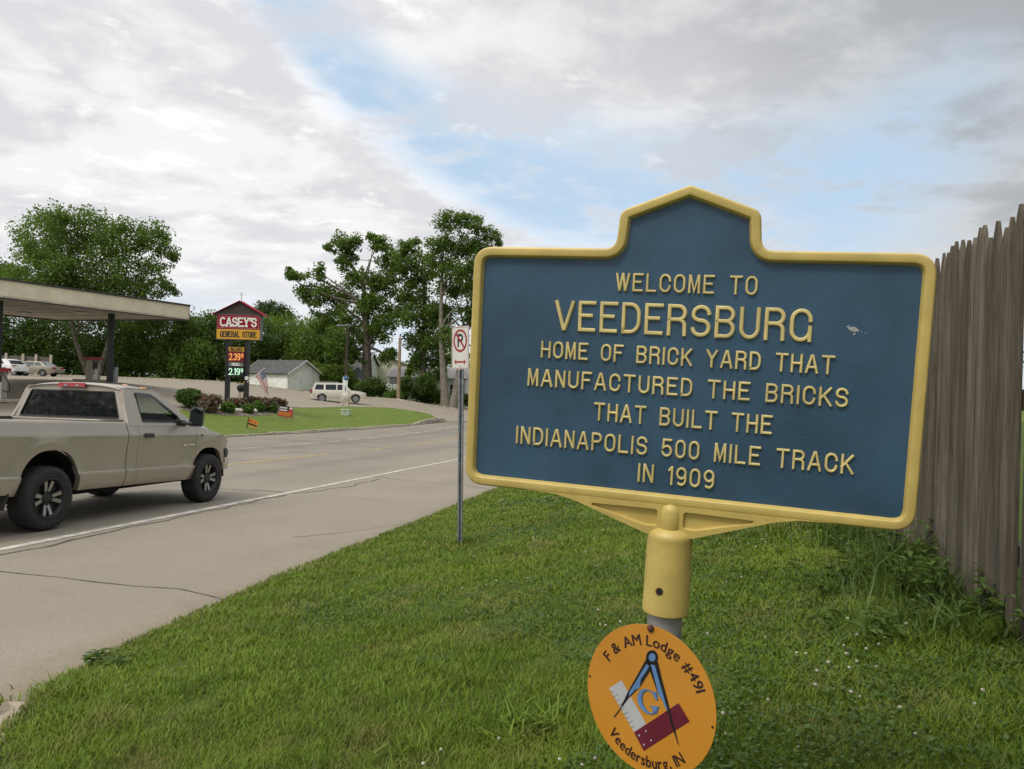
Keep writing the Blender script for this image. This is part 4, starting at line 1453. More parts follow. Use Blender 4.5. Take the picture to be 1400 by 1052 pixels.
    A = [(3.17, -.88, 1.40), (3.33, 0, 1.42), (3.17, .88, 1.40)]; B = [(2.56, -.73, 1.91), (2.64, 0, 1.955), (2.56, .73, 1.91)]
    V = []
    for t_ in np.linspace(0, 1, 9):
        for a, b in ((A, B),):
            y = -1 + 2 * t_
            lo = np.array([3.33 - .16 * y * y, .88 * y, 1.42 - .02 * y * y]); hi = np.array([2.52 - .08 * y * y, .73 * y, 1.945 - .04 * y * y])
            for q in (0, 1):
                p = lo if q == 0 else hi; V.append((p[0], p[1], p[2] - RK * p[0]))
    m.add(V, [(2 * i, 2 * i + 2, 2 * i + 3, 2 * i + 1) for i in range(8)])
    m.build('windscreen', M['side_glass'], root, smooth=60)
    # bonnet
    def hood(i, j):
        x = 3.14 + (4.33 - 3.14) * i; y = -1 + 2 * j
        ft = ftop(x)
        hw = (yprof(min(ft, 1.35), x) - .045)
        e = abs(y)
        rise = .115 * (1 - max(0, min(1, (e - .70) / .22)) ** 1 * 1.0)
        rise = .125 * (1 if e < .70 else (0 if e > .93 else .5 + .5 * math.cos(PI * (e - .70) / .23)))
        z = ft + .006 + rise * (1 - .45 * i) + .03 * (1 - e * e) - .04 * max(0, (i - .85) / .15) ** 2
        return (x + (.18 * (1 - y * y) * (1 if i > 0 else 1)) - .05, y * hw, z - RK * x)
    MB().grid(hood, 20, 36).build('bonnet', M['truck'], root, smooth=50)
    m = MB().box((3.2, 0, 1.37), (.25, 1.7, .05)); m.build('cowl', M['black_plastic'], root)
    # nose, headlights, bumper
    m = MB().box((4.30, 0, .96), (.10, 1.20, .36)); m.build('grille', M['chrome'], root, bevel=.03)
    for sg in (-1, 1):
        m = MB().box((4.20, sg * .68, .97), (.16, .26, .18), np.array(Matrix.Rotation(-sg * .35, 3, 'Z'))); m.build('headlight', M['lamp_clear'], root, bevel=.03)
    V = []
    def bump(z0, z1, off):
        P = [(4.10, -.965), (4.24, -.945), (4.37, -.84), (4.46, -.5), (4.48, 0), (4.46, .5), (4.37, .84), (4.24, .945), (4.10, .965)]
        V = []
        for x, y in P:
            V += [(x + off, y, z0), (x + off + .02, y * 1.004, (z0 + z1) / 2), (x + off - .01, y, z1), (x - .12, y * .9, z1), (x - .12, y * .9, z0)]
        n = 5
        return V, [(i * n + j, i * n + (j + 1) % n, (i + 1) * n + (j + 1) % n, (i + 1) * n + j) for i in range(8) for j in range(n)]
    m = MB().add(*bump(.52, .74, 0)); m.build('front_bumper', M['chrome'], root, smooth=40)
    m = MB().add(*bump(.745, .90, -.01)); m.build('bumper_pad', M['black_plastic'], root, smooth=40)
    # mirrors
    for sg in (-1, 1):
        mi = bpy.data.objects.new('mirror', None); COL.objects.link(mi); mi.parent = root; mi.location = (2.80, sg * .93, 1.345); mi.rotation_euler = (0, math.radians(7), 0); mi.empty_display_size = .1
        m = MB()
        m.box((0, sg * .10, .015), (.10, .24, .045)); m.box((.0, sg * .02, .02), (.24, .03, .10))
        m.build('arm', M['black_plastic'], mi, bevel=.012)
        sh = smooth_poly([(-.115, -.03, .04), (.115, -.03, .04), (.115, .30, .05), (-.115, .30, .05)], 5)
        m = MB().plate(sh, f=lambda a, b, k, sg=sg: (.085 * k * (1 - .25 * (abs(a) / .1)) - .03, sg * .28 + a * (1 - .2 * k), b * (1 - .1 * k) + .01 * k))
        m.build('housing', M['black_plastic'], mi, smooth=50)
        sh2 = offset_poly(sh, .018)
        MB().plate(sh2, f=lambda a, b, k, sg=sg: (-.033 + .002 * k, sg * .28 + a, b)).build('mirror_glass', M['mirror'], mi, smooth=0)
    # door handles, badge strips, brake lamp, roof marker lamps
    for sg in (-1, 1):
        hp = smooth_poly([(1.83, 1.185, .02), (2.03, 1.185, .03), (2.03, 1.25, .03), (1.83, 1.25, .02)], 5)
        MB().plate(hp, f=lambda a, b, k, sg=sg: (a, sg * (yprof(b) + .022 - .03 * k), b - RK * a)).build('handle', M['black_plastic'], door_of[sg], bevel=.006)
        m = MB()
        for i in range(9):
            if i in (3,): continue
            m.box((2.83 + i * .034, sg * (yprof(1.05) + .003), 1.055 - RK * 2.9), (.025, .004, .024))
        m.build('badge', M['white'], door_of[sg], smooth=0)
        MB().box((3.33, sg * (yprof(1.22, 3.3) + .004), 1.21 - RK * 3.3), (.035, .012, .03)).build('fender_lamp', M['black_plastic'], root)
    cl = smooth_poly([(-.22, 0, .012), (.22, 0, .012), (.205, .065, .02), (-.205, .065, .02)], 4)
    m = MB().plate(cl, f=lambda a, b, k: (1.553 + .03 * k + b * .3, a, 1.915 + b - RK * 1.7))
    br = m.build('brake_lamp', M['lamp_red'], root, bevel=.006)
    m = MB()
    for y in (-.10, .08): m.box((1.553, y, 1.942 - RK * 1.7), (.008, .05, .028))
    m.build('cargo_lamp', M['lamp_clear'], br)
    for y in (-.62, -.31, 0, .31, .62):
        m = MB().lathe([(.055, 0), (.050, .018), (.03, .030), (0, .034)], 14, (np.array(roof(.80, (y + .735) / 1.47)) + np.array([0, 0, -.004]), np.array([1.3, 0, 0]), np.array([0, .8, 0]), np.array([0, 0, 1.])))
        m.build('roof_marker_lamp', M['lamp_amber'], root)
    # inside of the cab
    m = MB()
    m.box((1.84, -.35, 1.22), (.18, .62, .56), np.array(Matrix.Rotation(-.2, 3, 'Y'))); m.box((1.84, .42, 1.22), (.18, .62, .56), np.array(Matrix.Rotation(-.2, 3, 'Y')))
    m.build('seat_back', M['interior'], root, bevel=.05)
    for y in (-.38, .42):
        MB().box((1.81, y, 1.55), (.09, .26, .15)).build('headrest', M['interior'], root, bevel=.03)
    MB().box((3.02, 0, 1.32), (.34, 1.68, .12)).build('dashboard', M['interior'], root, bevel=.04)
    sw = MB()
    o = np.array([2.62, .40, 1.40]); ex = np.array([0, 1., 0]); ey = np.array([.45, 0, .9]); P = [o + .19 * (math.cos(a) * ex + math.sin(a) * ey) for a in np.linspace(0, 2 * PI, 25)]
    sw.tube(P, .014, 8); sw.build('steering_wheel', M['interior'], root)
    for x, y, sg in ((0, -.885, -1), (0, .885, 1), (3.57, -.885, -1), (3.57, .885, 1)):
        add_wheel(root, 'wheel', x, y, .415, .275, sg)
    return root


truck = build_truck()

# ------------------------------------------------------------------ other vehicles

def build_car(name, label, cat, pos, rz, paint, body, roof, wins, w, axles, r, glass_m, sill=.28, kind='car', lamps=(), group=None, tone=None, rack=False):
    """body / roof are side outlines (x forward, z up); wins are side-window outlines"""
    root = T(name, label, cat, pos, rz, group)
    h = w / 2
    zmax = max(z for x, z in roof); zbelt = min(z for x, z in roof)
    arches = [(a, r * 1.22) for a in axles]
    # body: outline with wheel cut-outs, rounded in plan and section
    xs = sorted(set(np.linspace(body[0][0], body[-1][0], 46).tolist() + [c + a * math.sin(q * PI / 2) for c, a in arches for q in np.linspace(-1, 1, 17)]))
    bx = [p[0] for p in body]; bz = [p[1] for p in body]
    x0, x1 = bx[0], bx[-1]
    rows = [0, .12, .3, .5, .62, .75, .88, 1.0]
    m = MB()
    for sg in (-1, 1):
        V = []
        for x in xs:
            top = float(np.interp(x, bx, bz)); lo = sill + (.10 if x > x1 - .25 or x < x0 + .2 else 0)
            for c, a in arches:
                if abs(x - c) < a: lo = max(lo, r * .9 + math.sqrt(max(0, 1 - ((x - c) / a) ** 2)) * (a * 1.02))
            lo = min(lo, top - .03)
            e = max(0, (x - (x1 - .55)) / .55, ((x0 + .45) - x) / .45)
            hw = h * (1 - .17 * e ** 2.2)
            col = []
            for q in rows:
                z = lo + (top - lo) * q
                zz = (z - sill) / (zbelt + .05 - sill)
                y = hw * (1 - .045 * (1 - min(1, max(0, zz * 1.6))) ** 2 - .06 * max(0, zz - .6) ** 2 / .16)
                col.append((x, sg * y, z))
            V.append([(x, sg * hw * .80, lo + .01)] + col + [(x, sg * hw * .72, top + .012), (x, 0, top + .03 * (1 - e))])
        nv = len(V[0])
        m.add(np.array(V).reshape(-1, 3), [(i * nv + j, (i + 1) * nv + j, (i + 1) * nv + j + 1, i * nv + j + 1) for i in range(len(xs) - 1) for j in range(nv - 1)])
        for i in (0, len(xs) - 1):
            P = [np.array(p) for p in V[i]]
            Q = [np.array((p[0], 0, p[2])) for p in P]
            m.add(P + Q, [(k, k + 1, nv + k + 1, nv + k) for k in range(nv - 1)])
    m.build('body', paint, root, smooth=40)
    m = MB().box(((x0 + x1) / 2, 0, sill + .16), (x1 - x0 - .4, w * .78, .24)); m.build('underbody', M['underbody'], root)
    if tone is not None:
        m = MB()
        for sg in (-1, 1):
            m.box(((axles[0] + axles[1]) / 2, sg * (h * .985), sill + .10), (axles[1] - axles[0] - 2.7 * r, .05, .22))
        m.build('lower_cladding', tone, root, bevel=.02)
    # greenhouse
    rp = list(roof)
    def gy(z): return h * (.93 - .22 * (z - zbelt) / (zmax - zbelt))
    m = MB()
    for sg in (-1, 1):
        m.plate(rp, f=lambda a, b, k, sg=sg: (a, sg * (gy(b) - .03 * k), b))
    n = len(rp)
    V = [(a, -gy(b) * 1.0, b) for a, b in rp] + [(a, gy(b), b) for a, b in rp]
    # roof skin and pillars across, glass in front and back
    fc = []; gl = []
    for i in range(n):
        j = (i + 1) % n
        a, b = rp[i], rp[j]
        if abs(a[1] - zbelt) < .02 and abs(b[1] - zbelt) < .02: continue
        steep = min(a[1], b[1]) < zbelt + .03 and max(a[1], b[1]) > zbelt + .2
        if steep: gl.append((i, j))
        fc.append((i, j, n + j, n + i))
    m.add(V, fc)
    m.build('cabin', paint, root, smooth=40)
    for i, j in gl:
        a, b = np.array(rp[i]), np.array(rp[j])
        if a[1] > b[1]: a, b = b, a
        lo, hi = a + (b - a) * .10, a + (b - a) * .90
        nrm = np.array([(b - a)[1], -(b - a)[0]]); nrm /= np.linalg.norm(nrm)
        if nrm[1] < 0: nrm = -nrm
        lo, hi = lo + nrm * .006, hi + nrm * .006
        yl, yh = gy(a[1]) * .90, gy(b[1]) * .88
        MB().quad((lo[0], -yl, lo[1]), (lo[0], yl, lo[1]), (hi[0], yh, hi[1]), (hi[0], -yh, hi[1])).build('windscreen' if a[0] > (x0 + x1) / 2 else 'rear_window', glass_m, root, smooth=0)
    for sg in (-1, 1):
        for wn in wins:
            P = smooth_poly([(x, z, .05) for x, z in wn], 3)
            MB().plate(P, f=lambda a, b, k, sg=sg: (a, sg * (gy(b) + .006 - .01 * k), b)).build('side_window', glass_m, root, smooth=0)
        # door gaps, handles and mirror
        for wn in wins[-2:]:
            hx = wn[0][0] + .10
            MB().box((hx, sg * (h * .985), zbelt - .14), (.16, .03, .03)).build('door_handle', paint, root, bevel=.008)
        gx = wins[-1][0][0] - .04
        m = MB()
        for q in (gx, wins[-1][1][0] + .06, wins[0][0][0] - .05 if len(wins) > 2 else gx - 1.0):
            m.box((q, sg * h * .978, (sill + zbelt) / 2 + .05), (.012, .03, zbelt - sill - .18))
        m.build('door_gap', M['black'], root)
        m = MB().box((wins[-1][1][0] - .05, sg * (h + .06), zbelt + .07), (.10, .16, .12)); m.build('mirror', paint, root, bevel=.03)
        if rack:
            m = MB().tube([(roof[2][0] + .15, sg * gy(zmax) * .86, zmax + .05), (roof[3][0] - .3, sg * gy(zmax) * .86, zmax + .05)], .022, 8)
            for q in np.linspace(roof[2][0] + .2, roof[3][0] - .35, 4): m.box((q, sg * gy(zmax) * .86, zmax + .02), (.05, .04, .06))
            m.build('roof_rail', M['steel'], root)
    for nm, mt, x, y, z, s in lamps:
        for sg in (-1, 1):
            MB().box((x, sg * y, z), s).build(nm, mt, root, bevel=.02)
    for a in axles:
        for sg in (-1, 1):
            add_wheel(root, 'wheel', a, sg * (h - .12), r, .22, sg, kind)
    return root


M['cream'] = mat('cream_paint', (.62, .58, .49), .35, var=.03, coat=.4)
M['champagne'] = mat('champagne_paint', (.34, .30, .24), .38, metal=.35, var=.03, coat=.4)
M['white_car'] = mat('white_car_paint', (.72, .72, .71), .3, var=.02, coat=.5)
M['tan_clad'] = mat('tan_cladding', (.46, .41, .33), .5, var=.05)
M['auto_glass'] = mat('auto_glass', (.020, .026, .032), .05, var=.05)
M['pale_glass'] = mat('pale_auto_glass', (.11, .13, .13), .05, var=.05)


def heading(p, q):
    d = np.array(q)[:2] - np.array(p)[:2]
    return math.atan2(d[1], d[0])


def place_vehicles():
    # SUV crossing on the side street, nose to the right
    a, b = W(440, 551.5, 69.2), W(485, 553.5, 69.8)
    A, B = drop(a, .035), drop(b, .035)
    # rear axle at A, front axle at B (facing side)
    rz = heading(A, B)
    wb = 2.88
    c = (A + B) / 2 + np.array([-math.sin(rz), math.cos(rz), 0]) * .80
    body = [(-2.38, .74), (-2.34, 1.02), (-2.2, 1.06), (0.86, 1.04), (1.0, 1.06), (1.9, .98), (2.28, .86), (2.38, .68)]
    roof = [(-2.26, 1.03), (-2.20, 1.30), (-2.02, 1.70), (.25, 1.72), (.45, 1.66), (1.12, 1.03)]
    wins = [[(-2.05, 1.10), (-1.28, 1.10), (-1.28, 1.55), (-1.90, 1.55)], [(-1.12, 1.10), (-.22, 1.10), (-.22, 1.57), (-1.12, 1.56)], [(-.12, 1.10), (.86, 1.10), (.36, 1.56), (-.12, 1.57)]]
    o = build_car('suv', 'cream white SUV with roof rails turning on the side street beyond the grass island', 'SUV', c, rz, M['cream'], body, roof, wins, 1.86, (-1.42, 1.46), .37, M['auto_glass'], sill=.38, lamps=[('headlight', M['lamp_clear'], 2.26, .72, .80, (.2, .3, .16)), ('tail_light', M['lamp_red'], -2.33, .82, .95, (.12, .14, .34))], tone=M['tan_clad'], rack=True)
    MB().box((2.38, 0, .52), (.16, 1.6, .18)).build('bumper', M['tan_clad'], o, bevel=.04)
    # sedan parked by the fence, seen from its right rear, nose to the left
    body = [(-2.35, .62), (-2.30, .92), (-1.5, .96), (-1.25, .97), (1.0, .95), (1.9, .84), (2.25, .74), (2.36, .58)]
    roof = [(-1.75, .94), (-.98, 1.36), (-.55, 1.42), (.25, 1.42), (.45, 1.39), (1.15, .94)]
    wins = [[(-1.30, 1.0), (-.52, 1.0), (-.52, 1.33), (-.90, 1.31)], [(-.44, 1.0), (.92, 1.0), (.38, 1.34), (-.44, 1.35)]]
    lam = [('tail_light', M['lamp_red'], -2.26, .62, .80, (.16, .42, .14)), ('headlight', M['lamp_clear'], 2.26, .62, .66, (.16, .36, .14))]
    c = at(47, 75, .035)
    build_car('parked_sedan', 'champagne coloured sedan parked beside the plank enclosure past the fuel pumps', 'sedan', c, math.atan2(.05, -1), M['champagne'], body, roof, wins, 1.80, (-1.35, 1.40), .32, M['pale_glass'], lamps=lam)
    c2 = at(0, 70, .035)
    build_car('parked_hatchback', 'white car parked under the canopy at far left with red tail light', 'car', c2, math.atan2(.25, -1), M['white_car'], body, [(-2.0, .94), (-1.45, 1.36), (-.55, 1.46), (.25, 1.46), (.45, 1.42), (1.15, .94)], wins, 1.80, (-1.35, 1.40), .33, M['auto_glass'], lamps=[('tail_light', M['lamp_red'], -2.22, .72, .86, (.14, .40, .10)), ('headlight', M['lamp_clear'], 2.26, .62, .66, (.16, .36, .14))])


place_vehicles()

# ------------------------------------------------------------------ petrol station canopy and pumps
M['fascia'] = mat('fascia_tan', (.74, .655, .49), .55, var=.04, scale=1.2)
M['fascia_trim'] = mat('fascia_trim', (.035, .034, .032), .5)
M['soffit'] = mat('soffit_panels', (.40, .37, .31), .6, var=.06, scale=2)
M['column'] = mat('column_black', (.016, .016, .018), .45)
M['pump_tan'] = mat('pump_tan', (.36, .325, .26), .5, var=.06)
M['red'] = mat('red_paint', (.33, .018, .026), .4, var=.06)
M['hose'] = mat('hose_black', (.012, .012, .012), .5)


def build_canopy():
    A = np.array([-20.97, 51.5]); B = np.array([-25.3, 39.3])
    d = (B - A) / np.linalg.norm(B - A); B = A + d * 26
    q = np.array([d[1], -d[0]])
    if q[0] > 0: q = -q
    zlo, zhi = 1.73 + 3.65, 1.73 + 4.50
    g = float(hgt(*A))
    root = T('station_canopy', 'flat tan petrol station canopy with dark roof edge and black columns over the pumps', 'canopy', (A[0], A[1], g))
    L3 = lambda p, z: (p[0] - A[0], p[1] - A[1], z - g)
    D = 11.5
    C_, E_ = A + q * D, B + q * D
    ring = [A, B, E_, C_]
    m = MB()
    # four fascia boards butted at the corners
    def wall(P, Q, z0, z1, out, th):
        n = np.array([(Q - P)[1], -(Q - P)[0]]); n = n / np.linalg.norm(n)
        mid = (A + E_) / 2
        if n @ (mid - P) > 0: n = -n
        return [L3(P + n * out, z0), L3(Q + n * out, z0), L3(Q + n * out, z1), L3(P + n * out, z1), L3(P + n * (out - th), z0), L3(Q + n * (out - th), z0), L3(Q + n * (out - th), z1), L3(P + n * (out - th), z1)]
    BX = [(0, 1, 2, 3), (5, 4, 7, 6), (4, 5, 1, 0), (3, 2, 6, 7), (4, 0, 3, 7), (1, 5, 6, 2)]
    for i in range(4):
        m.add(wall(ring[i], ring[(i + 1) % 4], zlo, zhi, 0, .10), BX)
    m.build('fascia', M['fascia'], root)
    m = MB()
    for i in range(4):
        m.add(wall(ring[i], ring[(i + 1) % 4], zhi + .002, zhi + .11, .07, .22), BX)
        m.add(wall(ring[i], ring[(i + 1) % 4], zlo - .07, zlo - .002, .03, .16), BX)
    m.build('roof_trim', M['fascia_trim'], root)
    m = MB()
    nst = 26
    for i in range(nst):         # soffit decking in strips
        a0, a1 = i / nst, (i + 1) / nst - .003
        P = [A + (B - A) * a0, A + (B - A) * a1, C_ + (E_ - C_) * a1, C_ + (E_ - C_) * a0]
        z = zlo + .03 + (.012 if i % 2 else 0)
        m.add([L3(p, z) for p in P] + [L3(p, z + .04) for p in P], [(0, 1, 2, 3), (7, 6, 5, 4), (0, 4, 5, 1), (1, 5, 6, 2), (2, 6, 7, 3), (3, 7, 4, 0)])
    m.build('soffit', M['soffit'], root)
    m = MB(); P = [L3(p, zhi - .1) for p in ring]; m.add(P, [(0, 1, 2, 3)]); m.build('deck', M['fascia_trim'], root)
    for a in (.2, .42, .64, .86):
        for b_ in (.3, .7):
            p = A + (B - A) * a + q * D * b_
            x, y, z = L3(p, zlo - .03); MB().box((x, y, z), (.6, .6, .08)).build('canopy_light', M['white'], root)
    cols = [W(150, 522, 48.7)[:2]]
    c0 = cols[0]
    for k_, kq in ((7.3, 0), (14.6, 0)):
        cols.append(c0 + d * k_ + q * kq)
    for c in cols:
        z0 = float(hgt(*c)) - .2
        mm = MB(); x, y, z = L3(c, (z0 + zlo + .03) / 2)
        mm.box((x, y, z), (.28, .28, zlo + .03 - z0), np.array([[d[0], -d[1], 0], [d[1], d[0], 0], [0, 0, 1]]))
        mm.build('column', M['column'], root, bevel=.02)
    return A, d, q


can_A, can_d, can_q = build_canopy()


def build_pump(name_label, pos, rz, lbl, sc_=.74):
    root = T('fuel_pump', lbl, 'fuel pump', pos, rz, None); root.scale = (sc_, sc_, sc_)
    m = MB(); m.box((0, 0, .08), (1.5, 3.0, .18)); m.build('island', M['kerb'], root, bevel=.03)
    m = MB()
    for y in (-.46, .46): m.box((0, y, 1.0), (.42, .34, 1.66))
    m.build('pillar', M['pump_tan'], root, bevel=.03)
    m = MB(); m.box((0, 0, .62), (.46, .57, .9)); m.build('cabinet', M['white'], root, bevel=.02)
    m = MB(); m.box((0, 0, 1.35), (.38, .57, .52)); m.build('display', M['black_plastic'], root, bevel=.02)
    V = smooth_poly([(-.80, 1.84, .05), (.80, 1.84, .05), (.76, 2.06, .08), (-.76, 2.06, .08)], 4)
    MB().plate(V, f=lambda a, b, k: (.34 - .68 * k, a, b)).build('valance', M['red'], root, bevel=.02)
    for sg in (-1, 1):
        for y in (-.30, .30):
            MB().box((sg * .27, y * .7, 1.08), (.09, .09, .26)).build('nozzle', M['white'] if y > 0 else M['black_plastic'], root, bevel=.02)
            P = [(sg * .25, y, 1.75)] + [(sg * (.30 + .32 * math.sin(PI * t_)), y * (1 + .9 * math.sin(PI * t_)), 1.75 - 1.35 * math.sin(PI * t_ * .5) + .75 * max(0, t_ - .6)) for t_ in np.linspace(.1, 1, 10)]
            MB().tube(P, .028, 8).build('hose', M['hose'], root)
    return root


build_pump('fuel_pump', at(127, 50.5, .02), math.atan2(can_d[1], can_d[0]) + PI / 2 + .1, 'tan fuel pump with red top beside the black canopy column')
build_pump('fuel_pump', at(-8, 41, .02), math.atan2(can_d[1], can_d[0]) + PI / 2 - .2, 'fuel pump with looped black hose nearer the road, partly cut off', .85)
# bin beside the column
p = at(156.5, 49.8, .02)
o = T('litter_bin', 'narrow grey litter bin standing right of the black canopy column', 'litter bin', p)
MB().box((0, 0, .48), (.30, .34, .92)).build('body', M['steel'], o, bevel=.03)
MB().box((0, 0, 1.00), (.34, .38, .12)).build('lid', M['black_plastic'], o, bevel=.03)
MB().box((0, -.175, .80), (.18, .012, .10)).build('flap', M['black'], o)

# plank enclosure behind the parked cars
M['grey_plank'] = mat('grey_planks', (.13, .115, .10), .9, var=.2, scale=3, stretch=(6, 6, .6))
pa, pb = at(2, 80), at(70, 80)
o = T('bin_enclosure', 'grey plank enclosure with pale posts behind the parked sedan', 'enclosure', pa)
dv = (pb - pa); Lp = np.linalg.norm(dv[:2]); dv2 = dv[:2] / Lp; rot = np.array([[dv2[0], -dv2[1], 0], [dv2[1], dv2[0], 0], [0, 0, 1]])
m = MB()
nb = 34
for i in range(nb):
    q_ = dv * (i + .5) / nb
    m.box((q_[0], q_[1], q_[2] + 1.0), (Lp / nb - .02, .05, 1.75 + .03 * (i % 3)), rot)
m.build('planks', M['grey_plank'], o)
for px in (8, 31, 49, 69):
    q_ = at(px, 79.8) - pa
    MB().box((q_[0], q_[1], q_[2] + 1.05), (.22, .16, 2.15), rot).build('post', M['kerb'], o)

# ------------------------------------------------------------------ store sign on two black posts
M['sign_brown'] = mat('sign_brown', (.050, .034, .026), .7, var=.15)
M['store_red'] = mat('store_red', (.27, .008, .026), .75, var=.05, spec=.15)
M['store_yellow'] = mat('store_yellow', (.66, .35, .040), .7, var=.05, spec=.2)
M['cabinet'] = mat('cabinet_grey', (.16, .17, .17), .5)
M['sign_white2'] = mat('letter_white', (.78, .77, .72), .45, var=.03)
M['led_amber'] = glow('led_amber', (1.0, .40, .10), .75)
M['led_green'] = glow('led_green', (.60, 1.0, .68), .85)
M['led_face'] = mat('led_face', (.012, .013, .013), .4)
M['led_face_red'] = mat('led_face_red', (.16, .010, .022), .4)


def build_store_sign():
    Z = 50.0
    base = at(322, Z)
    root = T('store_sign', "tall store sign with little gabled roof above CASEY'S GENERAL STORE panels and lit fuel prices", 'store sign', base)
    kx = Z / F
    yaw = math.radians(1)
    ex = np.array([math.cos(yaw), math.sin(yaw), 0]); ez = np.array([0, 0, 1.0]); nn = np.array([math.sin(yaw), -math.cos(yaw), 0])
    def X(px): return (px - 326) * kx / math.cos(yaw) * 1.0
    zg = base[2]
    def Zh(py):         # height above the base of a photo row on the sign's centre line
        return W(326, py, Z)[2] - zg
    off = (W(326, 440, Z) - base)[:2]
    o = np.array([off[0], off[1], 0])
    f = lambda a, b, k=0.0: o + ex * a + ez * b + nn * k
    def slab(name, a0, a1, b0, b1, k0, k1, mt, bevel=0.0):
        m = MB()
        V = [f(a, b, k) for a in (a0, a1) for b in (b0, b1) for k in (k0, k1)]
        m.add(V, [(0, 1, 3, 2), (4, 6, 7, 5), (0, 4, 5, 1), (2, 3, 7, 6), (0, 2, 6, 4), (1, 5, 7, 3)])
        return m.build(name, mt, root, bevel=bevel)
    # posts
    for px in (311.5, 337.5):
        m = MB(); a = X(px); V = [f(a + dx, b, k) for dx in (-.12, .12) for b in (-.6 + .3, Zh(465)) for k in (-.42, -.10)]
        m.add(V, [(0, 1, 3, 2), (4, 6, 7, 5), (0, 4, 5, 1), (2, 3, 7, 6), (0, 2, 6, 4), (1, 5, 7, 3)]); m.build('post', M['column'], root)
    aL, aR = X(296.5), X(355.5)
    zt, zm, zb = Zh(431.5), Zh(450.5), Zh(464)
    slab('cabinet', aL, aR, zb - .03, Zh(429.5), -.62, -.012, M['cabinet'])
    slab('red_panel', aL + .015, aR - .015, zm + .01, zt + .02, -.010, .006, M['store_red'])
    slab('yellow_panel', aL + .015, aR - .015, zb, zm - .01, -.010, .008, M['store_yellow'])
    # dotted border on the red panel
    m = MB()
    for q in np.linspace(aL + .09, aR - .09, 30):
        for b in (zt - .085, zm + .075): m.add([f(q - .013, b - .013, .009), f(q + .013, b - .013, .009), f(q + .013, b + .013, .009), f(q - .013, b + .013, .009)], [(0, 1, 2, 3)])
    for b in np.linspace(zm + .12, zt - .12, 8):
        for q in (aL + .09, aR - .09): m.add([f(q - .013, b - .013, .009), f(q + .013, b - .013, .009), f(q + .013, b + .013, .009), f(q - .013, b + .013, .009)], [(0, 1, 2, 3)])
    struct(m.build('dotted_border', M['sign_white2'], root, smooth=0), 'stuff')
    m = MB(); stroke_text(m, "CASEY'S", aL + .20, aR - .20, zm + .15, zt - zm - .28, .100, .010, lambda a, b, k: f(a, b, .008 + k), gap=.24, flat=True, serif=.13)
    m.build('white_lettering', M['sign_white2'], root, smooth=0)
    m = MB(); stroke_text(m, 'GENERAL STORE', aL + .22, aR - .20, zb + .12, zm - zb - .25, .056, .010, lambda a, b, k: f(a, b, .010 + k), gap=.34, flat=True, serif=.10)
    m.build('dark_lettering', M['sign_brown'], root, smooth=0)
    # gabled roof
    ap, el_, er = (X(327), Zh(411)), (X(290.5), Zh(430)), (X(362), Zh(430.5))
    m = MB().plate([(el_[0] + .25, el_[1] + .04), (er[0] - .25, er[1] + .04), (ap[0], ap[1] - .10)], f=lambda a, b, k: f(a, b, .02 - .70 * k))
    m.build('gable', M['sign_brown'], root)
    for e, nm in ((el_, 'roof_slope'), (er, 'roof_slope')):
        m = MB(); dz = .045
        V = [f(a, b, k) for (a, b) in (ap, e) for k in (.06, -.78)] + [f(a, b - dz, k) for (a, b) in (ap, e) for k in (.16, -.85)]
        m.add(V, [(0, 1, 3, 2), (4, 6, 7, 5), (0, 2, 6, 4), (1, 5, 7, 3), (2, 3, 7, 6), (0, 4, 5, 1)]); m.build(nm, M['store_red'], root)
    m = MB()
    c = f(ap[0], ap[1], -.3)
    m.tube([c, c + ez * .55], .018, 6); m.tube([c + ez * .38 - ex * .25, c + ez * .38 + ex * .25], .012, 6); m.tube([c + ez * .5 - ex * .16, c + ez * .56 + ex * .14], .03, 6)
    m.tube([c + ez * .38 - nn * .25, c + ez * .38 + nn * .25], .012, 6)
    m.build('weather_vane', M['steel'], root)
    # price cabinet
    pL, pR = X(313), X(335.2)
    slab('fuel_label', pL + .04, pR - .04, Zh(480.8), Zh(475), -.10, .006, M['store_yellow'])
    slab('price_display', pL, pR, Zh(495), Zh(481.4), -.14, .0, M['led_face_red'])
    slab('diesel_label', pL + .06, pR - .06, Zh(501), Zh(496), -.10, .006, M['cabinet'])
    slab('diesel_display', pL, pR, Zh(515.5), Zh(502), -.14, .0, M['led_face'])
    m = MB(); stroke_text(m, 'UNLEADED', pL + .12, pR - .12, Zh(480.2), Zh(475.6) - Zh(480.2), .035, .004, lambda a, b, k: f(a, b, .008 + k), flat=True); m.build('fuel_name', M['sign_brown'], root, smooth=0)
    m = MB(); stroke_text(m, 'DIESEL', pL + .25, pR - .25, Zh(500.4), Zh(496.6) - Zh(500.4), .035, .004, lambda a, b, k: f(a, b, .008 + k), flat=True); m.build('diesel_name', M['sign_white2'], root, smooth=0)
    for y0, y1, txt, mt, nm in ((493, 483.5, '2.39', M['led_amber'], 'price_digits'), (513, 503.8, '2.19', M['led_green'], 'diesel_digits')):
        m = MB(); stroke_text(m, txt, pL + .07, pR - .25, Zh(y0), Zh(y1) - Zh(y0), .050, .010, lambda a, b, k: f(a, b, .004 + k), gap=.30, flat=True)
        stroke_text(m, '9', pR - .21, pR - .06, Zh((y0 + y1) / 2 + 1), Zh(y1) - Zh((y0 + y1) / 2 + 1), .036, .010, lambda a, b, k: f(a, b, .004 + k), flat=True)
        m.build(nm, mt, root, smooth=0)
    # junction box on the right post
    MB().lathe([(.0, .0), (.12, .0), (.12, .10), (0, .10)], 12, (f(X(339), Zh(517), -.08), ex, ez, nn)).build('junction_box', M['white'], root)
    return f, X, Zh, root


sg_f, sg_X, sg_Z, sg_root = build_store_sign()


